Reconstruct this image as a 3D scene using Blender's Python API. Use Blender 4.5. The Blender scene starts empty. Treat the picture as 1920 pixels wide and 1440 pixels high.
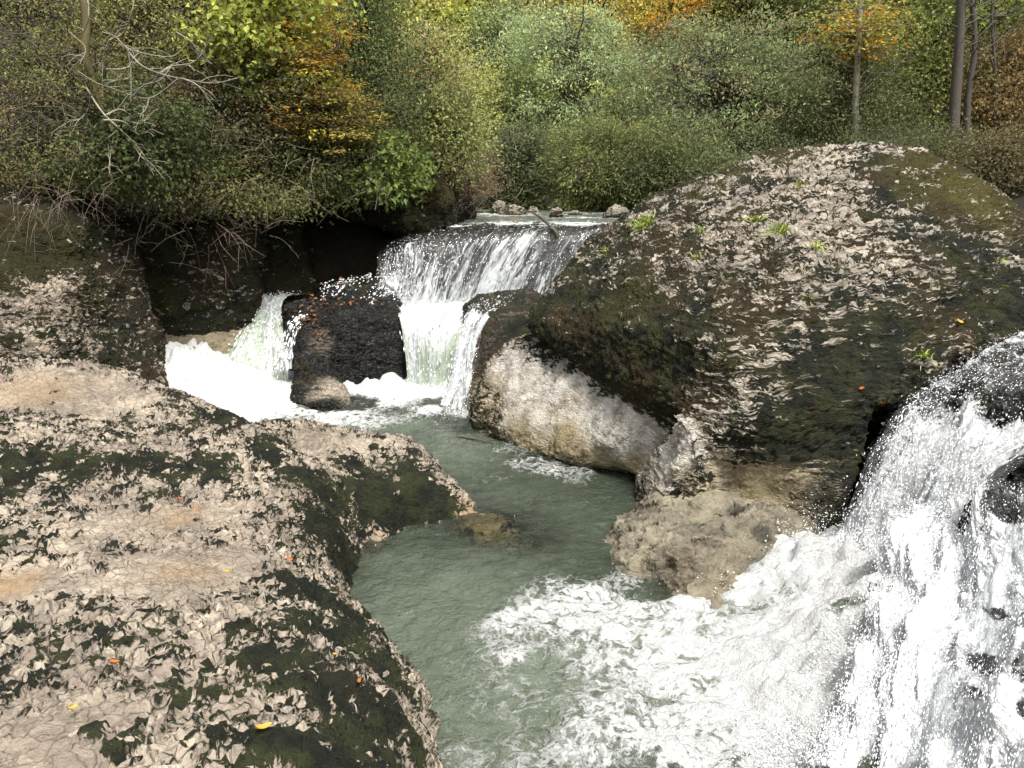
import bpy, bmesh, math, random
import numpy as np
from mathutils import Vector
from mathutils.bvhtree import BVHTree
R = math.radians
rng = np.random.default_rng(7)
random.seed(7)
sc = bpy.context.scene
C = sc.collection

# ------------------------------------------------------------------ camera
PITCH = R(14.6); CAMZ = 3.2; FPX = 1493.0
cd = bpy.data.cameras.new('camera'); cam = bpy.data.objects.new('camera', cd); C.objects.link(cam)
cam.location = (0, 0, CAMZ); cam.rotation_euler = (R(90) - PITCH, 0, 0)
cd.sensor_width = 36; cd.lens = 36 * FPX / 1920; cd.clip_start = 0.05; cd.clip_end = 600
sc.camera = cam

# ------------------------------------------------------------------ light
SUN_EL, SUN_AZ = 63, 150            # azimuth clockwise from +Y (the viewing direction)
w = bpy.data.worlds.new('World'); sc.world = w; w.use_nodes = True
nt = w.node_tree; bg = nt.nodes['Background']
sky = nt.nodes.new('ShaderNodeTexSky'); sky.sky_type = 'NISHITA'; sky.sun_disc = False
sky.sun_elevation = R(SUN_EL); sky.sun_rotation = R(SUN_AZ); sky.air_density = 1.0; sky.dust_density = 4.0
hs = nt.nodes.new('ShaderNodeHueSaturation'); hs.inputs['Saturation'].default_value = 0.08
nt.links.new(sky.outputs[0], hs.inputs['Color']); nt.links.new(hs.outputs[0], bg.inputs[0])
bg.inputs[1].default_value = 0.125
sl = bpy.data.lights.new('sun', 'SUN'); sun = bpy.data.objects.new('sun', sl); C.objects.link(sun)
sl.energy = 3.0; sl.angle = R(10); sl.color = (1, 0.96, 0.89)
sd = Vector((math.sin(R(SUN_AZ)) * math.cos(R(SUN_EL)), math.cos(R(SUN_AZ)) * math.cos(R(SUN_EL)), math.sin(R(SUN_EL))))
sun.rotation_euler = sd.to_track_quat('Z', 'Y').to_euler(); sun.location = (0, 0, 30)
sc.view_settings.view_transform = 'Standard'; sc.view_settings.look = 'None'
sc.view_settings.exposure = 0.8; sc.view_settings.gamma = 1
sc.cycles.max_bounces = 5; sc.cycles.diffuse_bounces = 2; sc.cycles.glossy_bounces = 2
sc.cycles.transmission_bounces = 3; sc.cycles.transparent_max_bounces = 12
sc.cycles.caustics_reflective = False; sc.cycles.caustics_refractive = False

# ------------------------------------------------------------------ helpers: picture point -> world point
CP, SP = math.cos(PITCH), math.sin(PITCH)
def ray(u, v):
    dx = (u - 960) / FPX; dy = (720 - v) / FPX
    return np.array([dx, CP + dy * SP, -SP + dy * CP])
def P(u, v, Y):
    r = ray(u, v); return np.array([0, 0, CAMZ]) + r * (Y / r[1])
def PZ(u, v, z):
    r = ray(u, v); return np.array([0, 0, CAMZ]) + r * ((z - CAMZ) / r[2])

# ------------------------------------------------------------------ numpy noise
def _h(ix, iy, iz, s):
    h = (ix * 374761393 + iy * 668265263 + iz * 2147483647 + s * 974634777) & 0xFFFFFFFF
    h = ((h ^ (h >> 13)) * 1274126177) & 0xFFFFFFFF
    h = ((h ^ (h >> 16)) * 2246822519) & 0xFFFFFFFF
    return ((h ^ (h >> 15)) & 0xFFFFFF) / 16777215.0
def vn(p, s=0):
    f = np.floor(p); t = p - f; i = f.astype(np.int64); t = t * t * t * (t * (t * 6 - 15) + 10)
    r = 0
    for a in (0, 1):
        wx = t[:, 0] if a else 1 - t[:, 0]
        for b in (0, 1):
            wy = t[:, 1] if b else 1 - t[:, 1]
            for c in (0, 1):
                wz = t[:, 2] if c else 1 - t[:, 2]
                r = r + wx * wy * wz * _h(i[:, 0] + a, i[:, 1] + b, i[:, 2] + c, s)
    return r
def fbm(p, o=4, s=0, g=.5):
    a, n, r = 1., 0., 0
    for k in range(o):
        r = r + a * (vn(p * (2.03 ** k) + k * 17.3, s + k) - .5); n += a; a *= g
    return r / n * 2
def sst(x, a=0., b=1.):
    t = np.clip((x - a) / (b - a), 0, 1); return t * t * (3 - 2 * t)

# ------------------------------------------------------------------ object helpers
def tag(o, label=None, cat=None, group=None, kind=None):
    if label: o['label'] = label
    if cat: o['category'] = cat
    if group: o['group'] = group
    if kind: o['kind'] = kind
    return o
def link(name, me, mat, parent=None):
    o = bpy.data.objects.new(name, me); C.objects.link(o)
    if mat and not me.materials: me.materials.append(mat)
    if parent:
        o.parent = parent
    return o
def empty(name, loc, label=None, cat=None, group=None):
    o = bpy.data.objects.new(name, None); C.objects.link(o); o.location = loc; o.empty_display_size = .2
    return tag(o, label, cat, group)
def mesh_np(name, V, F, attrs=None, smooth=True):
    V = np.asarray(V, dtype=np.float32); F = np.asarray(F, dtype=np.int32); k = F.shape[1]
    me = bpy.data.meshes.new(name)
    me.vertices.add(len(V)); me.vertices.foreach_set('co', V.ravel())
    me.loops.add(F.size); me.loops.foreach_set('vertex_index', F.ravel())
    me.polygons.add(len(F)); me.polygons.foreach_set('loop_start', np.arange(0, F.size, k, dtype=np.int32))
    me.polygons.foreach_set('loop_total', np.full(len(F), k, dtype=np.int32))
    me.update(calc_edges=True)
    me.polygons.foreach_set('use_smooth', np.full(len(F), smooth)); 
    if attrs:
        for n, a in attrs.items(): setattr_np(me, n, a)
    me.validate()
    return me
def setattr_np(me, n, a):
    a = np.asarray(a, dtype=np.float32)
    if a.ndim == 1:
        t = me.attributes.new(n, 'FLOAT', 'POINT'); t.data.foreach_set('value', a)
    else:
        t = me.attributes.new(n, 'FLOAT_VECTOR', 'POINT'); t.data.foreach_set('vector', a.ravel())
def coords(me):
    V = np.empty(len(me.vertices) * 3, dtype=np.float32); me.vertices.foreach_get('co', V); return V.reshape(-1, 3).astype(float)
def normals(me):
    V = np.empty(len(me.vertices) * 3, dtype=np.float32); me.vertex_normals.foreach_get('vector', V); return V.reshape(-1, 3).astype(float)
def grid_faces(nu, nv):
    i = np.arange(nu - 1)[:, None] * nv + np.arange(nv - 1)[None, :]; i = i.ravel()
    return np.stack([i, i + nv, i + nv + 1, i + 1], 1)

# ------------------------------------------------------------------ node helper
class NT:
    def __init__(s, m):
        m.use_nodes = True; s.t = m.node_tree; s.t.nodes.clear(); s.m = m
    def n(s, ty, ins=None, **pr):
        x = s.t.nodes.new('ShaderNode' + ty)
        for k, v in pr.items(): setattr(x, k, v)
        for k, v in (ins or {}).items(): s.set(x.inputs[k], v)
        return x
    def set(s, i, v):
        if isinstance(v, bpy.types.NodeSocket): s.t.links.new(v, i)
        elif isinstance(v, bpy.types.Node): s.t.links.new(v.outputs[0], i)
        else:
            if i.type == 'RGBA' and not hasattr(v, '__len__'): v = (v, v, v, 1)
            if i.type == 'RGBA' and len(v) == 3: v = tuple(v) + (1,)
            i.default_value = v
    def m_(s, op, a, b=0., c=0., clamp=False):
        x = s.n('Math', operation=op, use_clamp=clamp); s.set(x.inputs[0], a); s.set(x.inputs[1], b); s.set(x.inputs[2], c); return x.outputs[0]
    def v_(s, op, a, b=None, out=0):
        x = s.n('VectorMath', operation=op); s.set(x.inputs[0], a)
        if b is not None:
            if op == 'SCALE': s.set(x.inputs['Scale'], b)
            else: s.set(x.inputs[1], b)
        return x.outputs[out]
    def mix(s, f, a, b):
        x = s.n('Mix', data_type='RGBA'); s.set(x.inputs[0], f); s.set(x.inputs[6], a); s.set(x.inputs[7], b); return x.outputs[2]
    def noise(s, vec, scale, detail=4, rough=.55, dist=0.):
        return s.n('TexNoise', {'Vector': vec, 'Scale': scale, 'Detail': detail, 'Roughness': rough, 'Distortion': dist}).outputs[0]
    def attr(s, name, o='Fac'):
        return s.n('Attribute', attribute_name=name).outputs[o]
    def ss(s, x, a, b):
        y = s.n('MapRange', {'Value': x, 'From Min': a, 'From Max': b}, interpolation_type='SMOOTHSTEP'); return y.outputs[0]
    def out(s, surf, disp=None):
        o = s.n('OutputMaterial'); s.t.links.new(surf if isinstance(surf, bpy.types.NodeSocket) else surf.outputs[0], o.inputs[0])
        if disp is not None: s.t.links.new(disp, o.inputs[2])

# ------------------------------------------------------------------ materials
def rock_mat(name, scale=9., stretch=(1, 1, 1), amp=.035, bias=0., colA=(.42, .35, .27), colB=(.24, .195, .155), colC=(.60, .53, .43),
             mossA=(.009, .011, .005), mossB=(.034, .036, .010), mossC=(.035, .024, .010), wetrough=.3, moss_scale=1.3, contrast=1., crk=1., tanA=(.22, .175, .10), tanB=(.36, .30, .18)):
    m = bpy.data.materials.new(name); t = NT(m)
    rest = t.attr('rest', 'Vector')
    nz = t.n('TexNoise', {'Vector': rest, 'Scale': 3.2, 'Detail': 3, 'Roughness': .6})
    wv = t.v_('SCALE', t.v_('SUBTRACT', nz.outputs['Color'], (.5, .5, .5)), .22)
    q = t.v_('MULTIPLY', t.v_('ADD', rest, wv), stretch)
    def facet(vec, sc_):
        vo = t.n('TexVoronoi', {'Vector': vec, 'Scale': sc_}, feature='F1')
        qq = t.v_('SCALE', vec, sc_); 
        d = t.v_('SUBTRACT', qq, t.v_('SCALE', vo.outputs['Position'], sc_))
        c = t.v_('SUBTRACT', vo.outputs['Color'], (.5, .5, .5))
        tilt = t.v_('DOT_PRODUCT', d, c, out='Value')
        sep = t.n('SeparateColor', {0: vo.outputs['Color']})
        return t.m_('ADD', t.m_('MULTIPLY', tilt, 1.3), t.m_('MULTIPLY', sep.outputs[1], .55)), vo, sep
    f1, vo1, sep1 = facet(q, scale)
    f2, vo2, sep2 = facet(t.v_('ADD', q, (3.1, 7.7, 1.3)), scale * 2.6)
    ve = t.n('TexVoronoi', {'Vector': t.v_('ADD', q, (1.7, .4, 2.9)), 'Scale': scale * 1.25}, feature='DISTANCE_TO_EDGE')
    crack = t.m_('SUBTRACT', 1., t.ss(ve.outputs['Distance'], .0, .09))
    n1 = t.noise(q, scale * .45, 6, .62)
    f3, vo3, sep3 = facet(t.v_('ADD', q, (9.1, 2.7, 5.3)), scale * 5.5)
    nm = t.noise(rest, 17, 3, .6)
    nf = t.noise(rest, 46, 5, .65)
    H = t.m_('ADD', t.m_('ADD', t.m_('MULTIPLY', f1, .50), t.m_('MULTIPLY', f2, .34)), t.m_('MULTIPLY', n1, .85))
    H = t.m_('ADD', H, t.m_('SUBTRACT', t.m_('MULTIPLY', f3, .12), t.m_('MULTIPLY', crack, .16 * crk)))
    pale = t.attr('pale')
    H = t.m_('MULTIPLY', t.m_('SUBTRACT', H, .75), t.m_('SUBTRACT', 1., t.m_('MULTIPLY', pale, .72)))
    nlow = t.noise(rest, moss_scale, 3, .55)
    mo = t.m_('ADD', t.m_('ADD', t.attr('moss'), bias), t.m_('MULTIPLY', t.m_('SUBTRACT', nlow, .5), 1.5))
    mo = t.m_('ADD', mo, t.m_('MULTIPLY', t.m_('SUBTRACT', t.noise(rest, 4.1, 4, .65), .5), 1.5))
    mo = t.m_('SUBTRACT', mo, t.m_('MULTIPLY', H, 3.2 * contrast))
    mo = t.m_('ADD', mo, t.m_('MULTIPLY', t.m_('SUBTRACT', nf, .5), 1.3))
    mask = t.ss(mo, -.10, .13)
    # stone colour
    nb = t.noise(rest, 2.1, 5, .6); nc = t.noise(rest, 7., 6, .7)
    st = t.mix(t.ss(nb, .38, .62), colA, colB)
    st = t.mix(t.m_('MULTIPLY', t.ss(nc, .5, .72), .7), st, colC)
    st = t.mix(t.m_('MULTIPLY', sep1.outputs[2], .35), st, t.mix(sep2.outputs[0], colC, colB))
    nd = t.noise(rest, 22, 6, .75)
    st = t.mix(t.m_('MULTIPLY', t.ss(nd, .56, .74), .6), st, (.07, .06, .045))
    st = t.mix(t.m_('MULTIPLY', crack, .45 * crk), st, (.06, .05, .035))
    st = t.mix(t.m_('MULTIPLY', t.attr('wall'), t.ss(t.noise(rest, 5, 5, .7), .35, .6)), st, t.mix(nd, (.42, .39, .34), (.78, .75, .69)))
    wet = t.attr('wet')
    st = t.mix(t.m_('MULTIPLY', wet, .45), st, t.v_('MULTIPLY', st, (.55, .47, .42)))
    st = t.mix(t.attr('tan'), st, t.mix(nc, tanA, tanB))
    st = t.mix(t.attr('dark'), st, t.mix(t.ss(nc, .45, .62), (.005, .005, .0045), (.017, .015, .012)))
    mc = t.mix(t.ss(t.noise(rest, 4.3, 4, .6), .4, .65), mossA, mossB)
    mc = t.mix(t.m_('MULTIPLY', t.ss(t.noise(rest, 1.1, 3, .6), .48, .62), .75), mc, mossC)
    mc = t.mix(t.attr('olive'), mc, t.mix(nd, (.05, .05, .008), (.12, .10, .02)))
    mf = t.noise(rest, 120, 3, .7)
    mc = t.v_('SCALE', mc, t.m_('MULTIPLY_ADD', mf, 1.6, .2))
    col = t.mix(mask, st, mc)
    ro = t.m_('SUBTRACT', t.m_('ADD', .72, t.m_('MULTIPLY', mask, .25)), t.m_('MULTIPLY', wet, .55))
    bs = t.n('BsdfPrincipled', {'Base Color': col, 'Roughness': ro, 'Specular IOR Level': .4})
    dh = t.m_('ADD', t.m_('MULTIPLY', H, t.m_('SUBTRACT', 1., t.m_('MULTIPLY', mask, .35))), t.m_('MULTIPLY', nf, .16))
    dh = t.m_('ADD', dh, t.m_('MULTIPLY', t.m_('MULTIPLY', t.m_('ADD', mf, t.m_('MULTIPLY', nm, 1.6)), mask), .22))
    dn = t.n('Displacement', {'Height': dh, 'Midlevel': 0., 'Scale': amp})
    t.out(bs, dn.outputs[0]); m.displacement_method = 'BOTH'
    return m
M = {}
M['boulder'] = rock_mat('mossy limestone', 7.5, (.5, .8, 2.9), .13, -.13, contrast=1.15, colA=(.42, .365, .29), colB=(.25, .215, .175), colC=(.62, .56, .47), mossB=(.037, .037, .012), mossC=(.046, .031, .011))
M['slab'] = rock_mat('chipped limestone', 9.5, (1, 1, 1.2), .11, -.76, contrast=1.05, tanA=(.27, .18, .10), tanB=(.36, .27, .17), crk=.9, colA=(.37, .31, .24), colB=(.22, .18, .145), colC=(.60, .53, .42), mossA=(.006, .008, .0035), mossB=(.032, .037, .010), mossC=(.012, .012, .005))
M['dark'] = rock_mat('dark mossy cliff', 9, (.8, .8, 1.9), .14, .55, mossB=(.03, .03, .009), mossC=(.035, .022, .009))
M['tan'] = rock_mat('scalloped tan rock', 5.5, (.6, 1.1, 2.4), .11, -1.9, colA=(.25, .22, .155), colB=(.12, .105, .075), colC=(.36, .32, .24), crk=0.)

def water_mat(name, deep=(.030, .040, .026), foamscale=4.2, bump=.5, spec=1., stretch=(1, 1, 1)):
    m = bpy.data.materials.new(name); t = NT(m)
    rest = t.attr('rest', 'Vector'); foam = t.attr('foam')
    nz = t.n('TexNoise', {'Vector': rest, 'Scale': foamscale * .6, 'Detail': 4, 'Roughness': .6})
    wv = t.v_('ADD', rest, t.v_('SCALE', t.v_('SUBTRACT', nz.outputs['Color'], (.5, .5, .5)), .55))
    wv = t.v_('MULTIPLY', wv, stretch)
    a = t.noise(wv, foamscale * 1.3, 9, .68)
    ridge = t.m_('SUBTRACT', 1., t.m_('MULTIPLY', t.m_('ABSOLUTE', t.m_('SUBTRACT', a, .5)), 5.5))
    b = t.noise(wv, foamscale * 5, 6, .7)
    pat = t.m_('ADD', t.m_('MULTIPLY', ridge, .45), t.m_('MULTIPLY', b, .55))
    f = t.m_('ADD', t.m_('MULTIPLY', t.m_('SUBTRACT', foam, .5), 1.15), pat)
    f = t.ss(f, .46, .68)
    f = t.m_('MULTIPLY', f, t.ss(foam, .02, .12))
    n2 = t.noise(t.v_('MULTIPLY', rest, (1, 1, 1)), 7, 6, .62, .35)
    n3 = t.noise(rest, 24, 4, .6, .3)
    hh = t.m_('ADD', t.m_('MULTIPLY', n2, .20 * bump), t.m_('MULTIPLY', n3, .05 * bump))
    bp = t.n('Bump', {'Height': hh, 'Strength': 1., 'Distance': 1.})
    hf = t.m_('ADD', t.m_('MULTIPLY', f, .05), t.m_('MULTIPLY', t.noise(wv, foamscale * 3.2, 7, .72), .11))
    bf = t.n('Bump', {'Height': hf, 'Strength': .9, 'Distance': 1.})
    cl = t.mix(t.ss(t.noise(rest, .8, 3, .5), .35, .65), deep, [c * 1.5 for c in deep])
    cl = t.mix(t.attr('milky'), cl, (.175, .205, .155))
    wb = t.n('BsdfPrincipled', {'Base Color': cl, 'Roughness': .06, 'IOR': 1.33, 'Specular IOR Level': .95 * spec, 'Normal': bp.outputs[0]})
    tr = t.n('BsdfTransparent', {'Color': (.72, .74, .6)})
    gl = t.n('BsdfGlossy', {'Roughness': .05, 'Normal': bp.outputs[0]})
    fr = t.n('Fresnel', {'IOR': 1.33, 'Normal': bp.outputs[0]})
    sh = t.n('MixShader', {0: fr.outputs[0], 1: tr.outputs[0], 2: gl.outputs[0]})
    w2 = t.n('MixShader', {0: t.attr('shallow'), 1: wb.outputs[0], 2: sh.outputs[0]})
    fb = t.n('BsdfPrincipled', {'Base Color': (.80, .81, .80), 'Roughness': .6, 'Normal': bf.outputs[0], 'Subsurface Weight': .0})
    t.out(t.n('MixShader', {0: f, 1: w2.outputs[0], 2: fb.outputs[0]})); return m
M['water'] = water_mat('green pool water')
M['river'] = water_mat('upper river water', (.07, .08, .065), 2.2, .6, stretch=(1, .5, 1))

def fall_mat(name, dens=.5, sx=9., sy=1.6, tint=(.74, .77, .78), green=0., seed=0., fine=1.):
    m = bpy.data.materials.new(name); t = NT(m)
    fl = t.attr('flow', 'Vector'); thick = t.attr('thick')
    v = t.v_('MULTIPLY', t.v_('ADD', fl, (seed, seed * 2.3, seed)), (sx, sy, 1))
    nz = t.n('TexNoise', {'Vector': v, 'Scale': .6, 'Detail': 2})
    v = t.v_('ADD', v, t.v_('SCALE', t.v_('SUBTRACT', nz.outputs['Color'], (.5, .5, .5)), 1.4))
    a = t.noise(v, 1., 6, .65)
    v2 = t.v_('MULTIPLY', t.v_('ADD', fl, (seed + 4, seed, 0)), (sx * 4, sy * 5, 1))
    b = t.noise(v2, fine, 4, .7, .8)
    d = t.m_('ADD', t.m_('MULTIPLY', a, .6), t.m_('MULTIPLY', b, .4))
    al = t.ss(t.m_('ADD', d, t.m_('SUBTRACT', thick, .5)), .58 - dens * .2, .70 - dens * .2)
    hh = t.m_('ADD', t.m_('MULTIPLY', a, .10), t.m_('MULTIPLY', b, .03))
    bp = t.n('Bump', {'Height': hh, 'Strength': .8, 'Distance': 1.})
    cl = t.mix(t.m_('MULTIPLY', t.ss(t.m_('SUBTRACT', 1.02, thick), .02, .2), t.ss(t.m_('SUBTRACT', .95, d), .30, .52)), tint, t.mix(green, tint, (.40, .52, .30)))
    fb = t.n('BsdfPrincipled', {'Base Color': cl, 'Roughness': .3, 'Normal': bp.outputs[0], 'Specular IOR Level': .6})
    tl = t.n('BsdfTranslucent', {'Color': tint, 'Normal': bp.outputs[0]})
    fb = t.n('MixShader', {0: .25, 1: fb.outputs[0], 2: tl.outputs[0]})
    tr = t.n('BsdfTransparent', {'Color': (.95, .95, .95)})
    gl = t.n('BsdfGlossy', {'Roughness': .08, 'Normal': bp.outputs[0]})
    th = t.n('MixShader', {0: .10, 1: tr.outputs[0], 2: gl.outputs[0]})
    t.out(t.n('MixShader', {0: al, 1: th.outputs[0], 2: fb.outputs[0]})); return m
M['curtain'] = fall_mat('thin falling water', .5, 8., 1.3)
M['curtain_b'] = fall_mat('thin falling water behind', .42, 11., 1.6, seed=5)
M['chute'] = fall_mat('thick green white chute', 1.6, 7., 1.5, green=.75, seed=2)
M['cascade'] = fall_mat('rushing white cascade', .55, 8., 4.6, seed=9, fine=1.3, tint=(.76, .78, .79))
M['cascade_b'] = fall_mat('rushing white cascade behind', .5, 7., 2.4, seed=13, fine=1.2, tint=(.62, .65, .67))
M['film'] = fall_mat('film of water on rock', .25, 6., 2.6, seed=17)

def leaf_mat():
    m = bpy.data.materials.new('leaf'); t = NT(m)
    oi = t.n('ObjectInfo'); r = t.attr('rnd'); r2 = t.attr('rnd2')
    h = t.n('HueSaturation', {'Hue': t.m_('MULTIPLY_ADD', r2, .05, .463), 'Saturation': t.m_('MULTIPLY_ADD', r, .25, .88),
            'Value': t.m_('MULTIPLY_ADD', r, 2.5, .65), 'Color': oi.outputs['Color']})
    b = t.n('BsdfPrincipled', {'Base Color': h.outputs[0], 'Roughness': .6, 'Specular IOR Level': .2})
    tl = t.n('BsdfTranslucent', {'Color': h.outputs[0]})
    t.out(t.n('MixShader', {0: .35, 1: b.outputs[0], 2: tl.outputs[0]})); return m
M['leaf'] = leaf_mat()
def bark_mat(name, a, b, moss=0.):
    m = bpy.data.materials.new(name); t = NT(m)
    oc = t.n('TexCoord').outputs['Object']
    c = t.mix(t.noise(oc, 14, 5, .7), a, b)
    c = t.mix(t.m_('MULTIPLY', t.ss(t.noise(oc, 3, 4, .6), .45, .6), moss), c, (.06, .055, .01))
    bp = t.n('Bump', {'Height': t.noise(oc, 40, 4, .7), 'Strength': .5, 'Distance': .02})
    t.out(t.n('BsdfPrincipled', {'Base Color': c, 'Roughness': .85, 'Normal': bp.outputs[0]})); return m
M['bark'] = bark_mat('grey brown bark', (.035, .028, .02), (.14, .12, .095))
M['palebark'] = bark_mat('pale bark', (.22, .20, .15), (.42, .39, .31), .25)
M['twig'] = bark_mat('dry twig', (.16, .115, .08), (.32, .25, .18))
M['mossbark'] = bark_mat('mossy bark', (.05, .05, .012), (.12, .085, .025), .8)
def soil_mat():
    m = bpy.data.materials.new('leaf littered soil'); t = NT(m)
    oc = t.n('TexCoord').outputs['Object']
    c = t.mix(t.ss(t.noise(oc, .8, 6, .65), .4, .6), (.022, .018, .010), (.05, .045, .018))
    c = t.mix(t.ss(t.noise(oc, 9, 5, .75), .55, .7), c, (.09, .055, .022))
    bp = t.n('Bump', {'Height': t.noise(oc, 6, 8, .75), 'Strength': 1., 'Distance': .2})
    t.out(t.n('BsdfPrincipled', {'Base Color': c, 'Roughness': .95, 'Normal': bp.outputs[0]})); return m
M['soil'] = soil_mat()

# ------------------------------------------------------------------ rock builders
def paint(me, fields):
    """fields: attribute -> list of (u, v, radius, value) dropped on the surface where that line of sight meets it, or ((x,y,z), r, value)"""
    V = coords(me)
    bv = None
    for n in ('moss', 'pale', 'tan', 'dark', 'olive', 'wet', 'wall'):
        a = np.zeros(len(V))
        for s in fields.get(n, ()):
            if callable(s): a = a + s(V); continue
            if len(s) == 3: c, r, val = np.array(s[0], float), s[1], s[2]
            else:
                if bv is None:
                    F = [tuple(p.vertices) for p in me.polygons]; bv = BVHTree.FromPolygons([Vector(x) for x in V], F)
                hit = bv.ray_cast(Vector((0, 0, CAMZ)), Vector(ray(s[0], s[1])).normalized())
                if hit[0] is None: continue
                c, r, val = np.array(hit[0]), s[2], s[3]
            d = np.linalg.norm(V - c, axis=1) + .35 * r * fbm(V * 2.2 / max(r, .3), 3, 5)
            a = a + val * sst(1 - d / r, 0, .7)
        if n != 'moss': a = np.clip(a, 0, 1)
        setattr_np(me, n, a)
def finish_rock(me, disp, fields, nscale=1.):
    V = coords(me); N = normals(me)
    d = 0
    for (sc_, am, o, sd_) in disp: d = d + am * fbm(V * sc_, o, sd_)
    V = V + N * np.asarray(d)[:, None]
    me.vertices.foreach_set('co', V.astype(np.float32).ravel()); me.update()
    setattr_np(me, 'rest', V)
    paint(me, fields)
    me.polygons.foreach_set('use_smooth', np.full(len(me.polygons), True))
def hull_rock(name, hulls, voxel, smooth, disp, fields, mat, label, cat='rock', group=None, subdiv=1):
    bm = bmesh.new()
    for h in hulls:
        vs = [bm.verts.new(tuple(p)) for p in h]
        r = bmesh.ops.convex_hull(bm, input=vs)
        bmesh.ops.delete(bm, geom=[g for g in r['geom_interior'] if isinstance(g, bmesh.types.BMVert)], context='VERTS')
    me = bpy.data.meshes.new('tmp'); bm.to_mesh(me); bm.free()
    o = bpy.data.objects.new('tmp', me); C.objects.link(o)
    a = o.modifiers.new('r', 'REMESH'); a.mode = 'VOXEL'; a.voxel_size = voxel
    b = o.modifiers.new('s', 'SMOOTH'); b.factor = .5; b.iterations = smooth
    if subdiv:
        c = o.modifiers.new('d', 'SUBSURF'); c.levels = subdiv; c.render_levels = subdiv
    dg = bpy.context.evaluated_depsgraph_get(); dg.update()
    m2 = bpy.data.meshes.new_from_object(o.evaluated_get(dg)); m2.name = name
    bpy.data.objects.remove(o); bpy.data.meshes.remove(me)
    finish_rock(m2, disp, fields)
    return tag(link(name, m2, mat), label, cat, group)
def tps(pts, q, reg=1e-3):
    pts = np.asarray(pts, float); X = pts[:, :2]; n = len(X)
    def K(r2): return np.where(r2 > 0, .5 * r2 * np.log(r2 + 1e-12), 0)
    A = np.zeros((n + 3, n + 3)); A[:n, :n] = K(((X[:, None] - X[None]) ** 2).sum(-1)) + reg * np.eye(n)
    A[:n, n] = 1; A[:n, n + 1:] = X; A[n, :n] = 1; A[n + 1:, :n] = X.T
    w_ = np.linalg.solve(A, np.r_[pts[:, 2], 0, 0, 0]); out = np.empty(len(q))
    for i in range(0, len(q), 20000):
        qq = q[i:i + 20000]; out[i:i + 20000] = K(((qq[:, None] - X[None]) ** 2).sum(-1)) @ w_[:n] + w_[n] + qq @ w_[n + 1:]
    return out
def field_rock(name, ctrl, extra, xr, yr, step, zmin, disp, fields, mat, label, cat='rock', zmax=None):
    pts = [PZ(u, v, z) for (u, v, z) in ctrl] + [np.array(e, float) for e in extra]
    nx = int((xr[1] - xr[0]) / step); ny = int((yr[1] - yr[0]) / step)
    X, Y = np.meshgrid(np.linspace(*xr, nx), np.linspace(*yr, ny), indexing='ij')
    q = np.stack([X.ravel(), Y.ravel()], 1); z = tps(pts, q)
    if zmax: z = np.minimum(z, zmax)
    z = np.where(z < zmin, zmin + .0 * z, z)
    V = np.c_[q, z]; F = grid_faces(nx, ny)
    # keep only quads that rise above the floor, then close underneath with a skirt
    keep = (z[F] > zmin + 1e-4).any(1); F = F[keep]
    used = np.unique(F); mp = -np.ones(len(V), int); mp[used] = np.arange(len(used)); V = V[used]; F = mp[F]
    me = mesh_np(name, V, F)
    bm = bmesh.new(); bm.from_mesh(me)
    ed = [e for e in bm.edges if len(e.link_faces) == 1]
    r = bmesh.ops.extrude_edge_only(bm, edges=ed)
    for v in r['geom']:
        if isinstance(v, bmesh.types.BMVert): v.co.z = zmin - .4
    bm.to_mesh(me); bm.free()
    finish_rock(me, disp, fields)
    return tag(link(name, me, mat), label, cat)

# ------------------------------------------------------------------ ground: one sheet to the horizon
def ground_z(x, y):
    z = np.full_like(x, -1.0)
    up = sst(y, 15.6, 17.) * 2.85                       # upper reach of the river bed
    up = np.maximum(up, sst(x, 4.2, 6.0) * 2.6 * sst(y, 7., 8.))
    z = z + up
    xl = np.where(y < 13, -7.5, np.where(y < 17, -7.5 + (y - 13) * 1.35, -2.2 - (y - 17) * .06))
    left = sst(xl - x, -.3, 1.4)
    z = np.maximum(z, -1 + left * (4.2 + .35 * np.clip(xl - x, 0, 40)) * sst(y, 5, 9))
    far = np.clip(y - 27, 0, 400)
    z = np.where(far > 0, np.maximum(z, 1.85 + .22 * far + .5 * np.clip(far - 8, 0, 300) * .9), z)
    rt = np.clip(x - 9 - .2 * np.clip(y - 12, 0, 30), 0, 200)
    z = np.maximum(z, np.where(rt > 0, 1.9 + .5 * rt, -2))
    return np.minimum(z, 70)
def axis(a, b, c, d, s0, s1):
    core = np.arange(b, c, s0); lo = b - np.cumsum(np.geomspace(s0, s1, 34)); hi = c + np.cumsum(np.geomspace(s0, s1, 34))
    return np.r_[lo[::-1], core, hi]
ax = axis(-150, -12, 16, 150, .3, 12); ay = axis(-40, 0, 45, 150, .3, 12)
GX, GY = np.meshgrid(ax, ay, indexing='ij'); gz = ground_z(GX.ravel(), GY.ravel())
gv = np.c_[GX.ravel(), GY.ravel(), gz]; gv[:, 2] += .25 * fbm(gv * .5, 4, 3) * (gz > -.9)
tag(link('ground', mesh_np('ground', gv, grid_faces(len(ax), len(ay))), M['soil']), kind='structure')
def gz1(x, y): return float(ground_z(np.array([float(x)]), np.array([float(y)]))[0])

exec_parts = []
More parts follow.
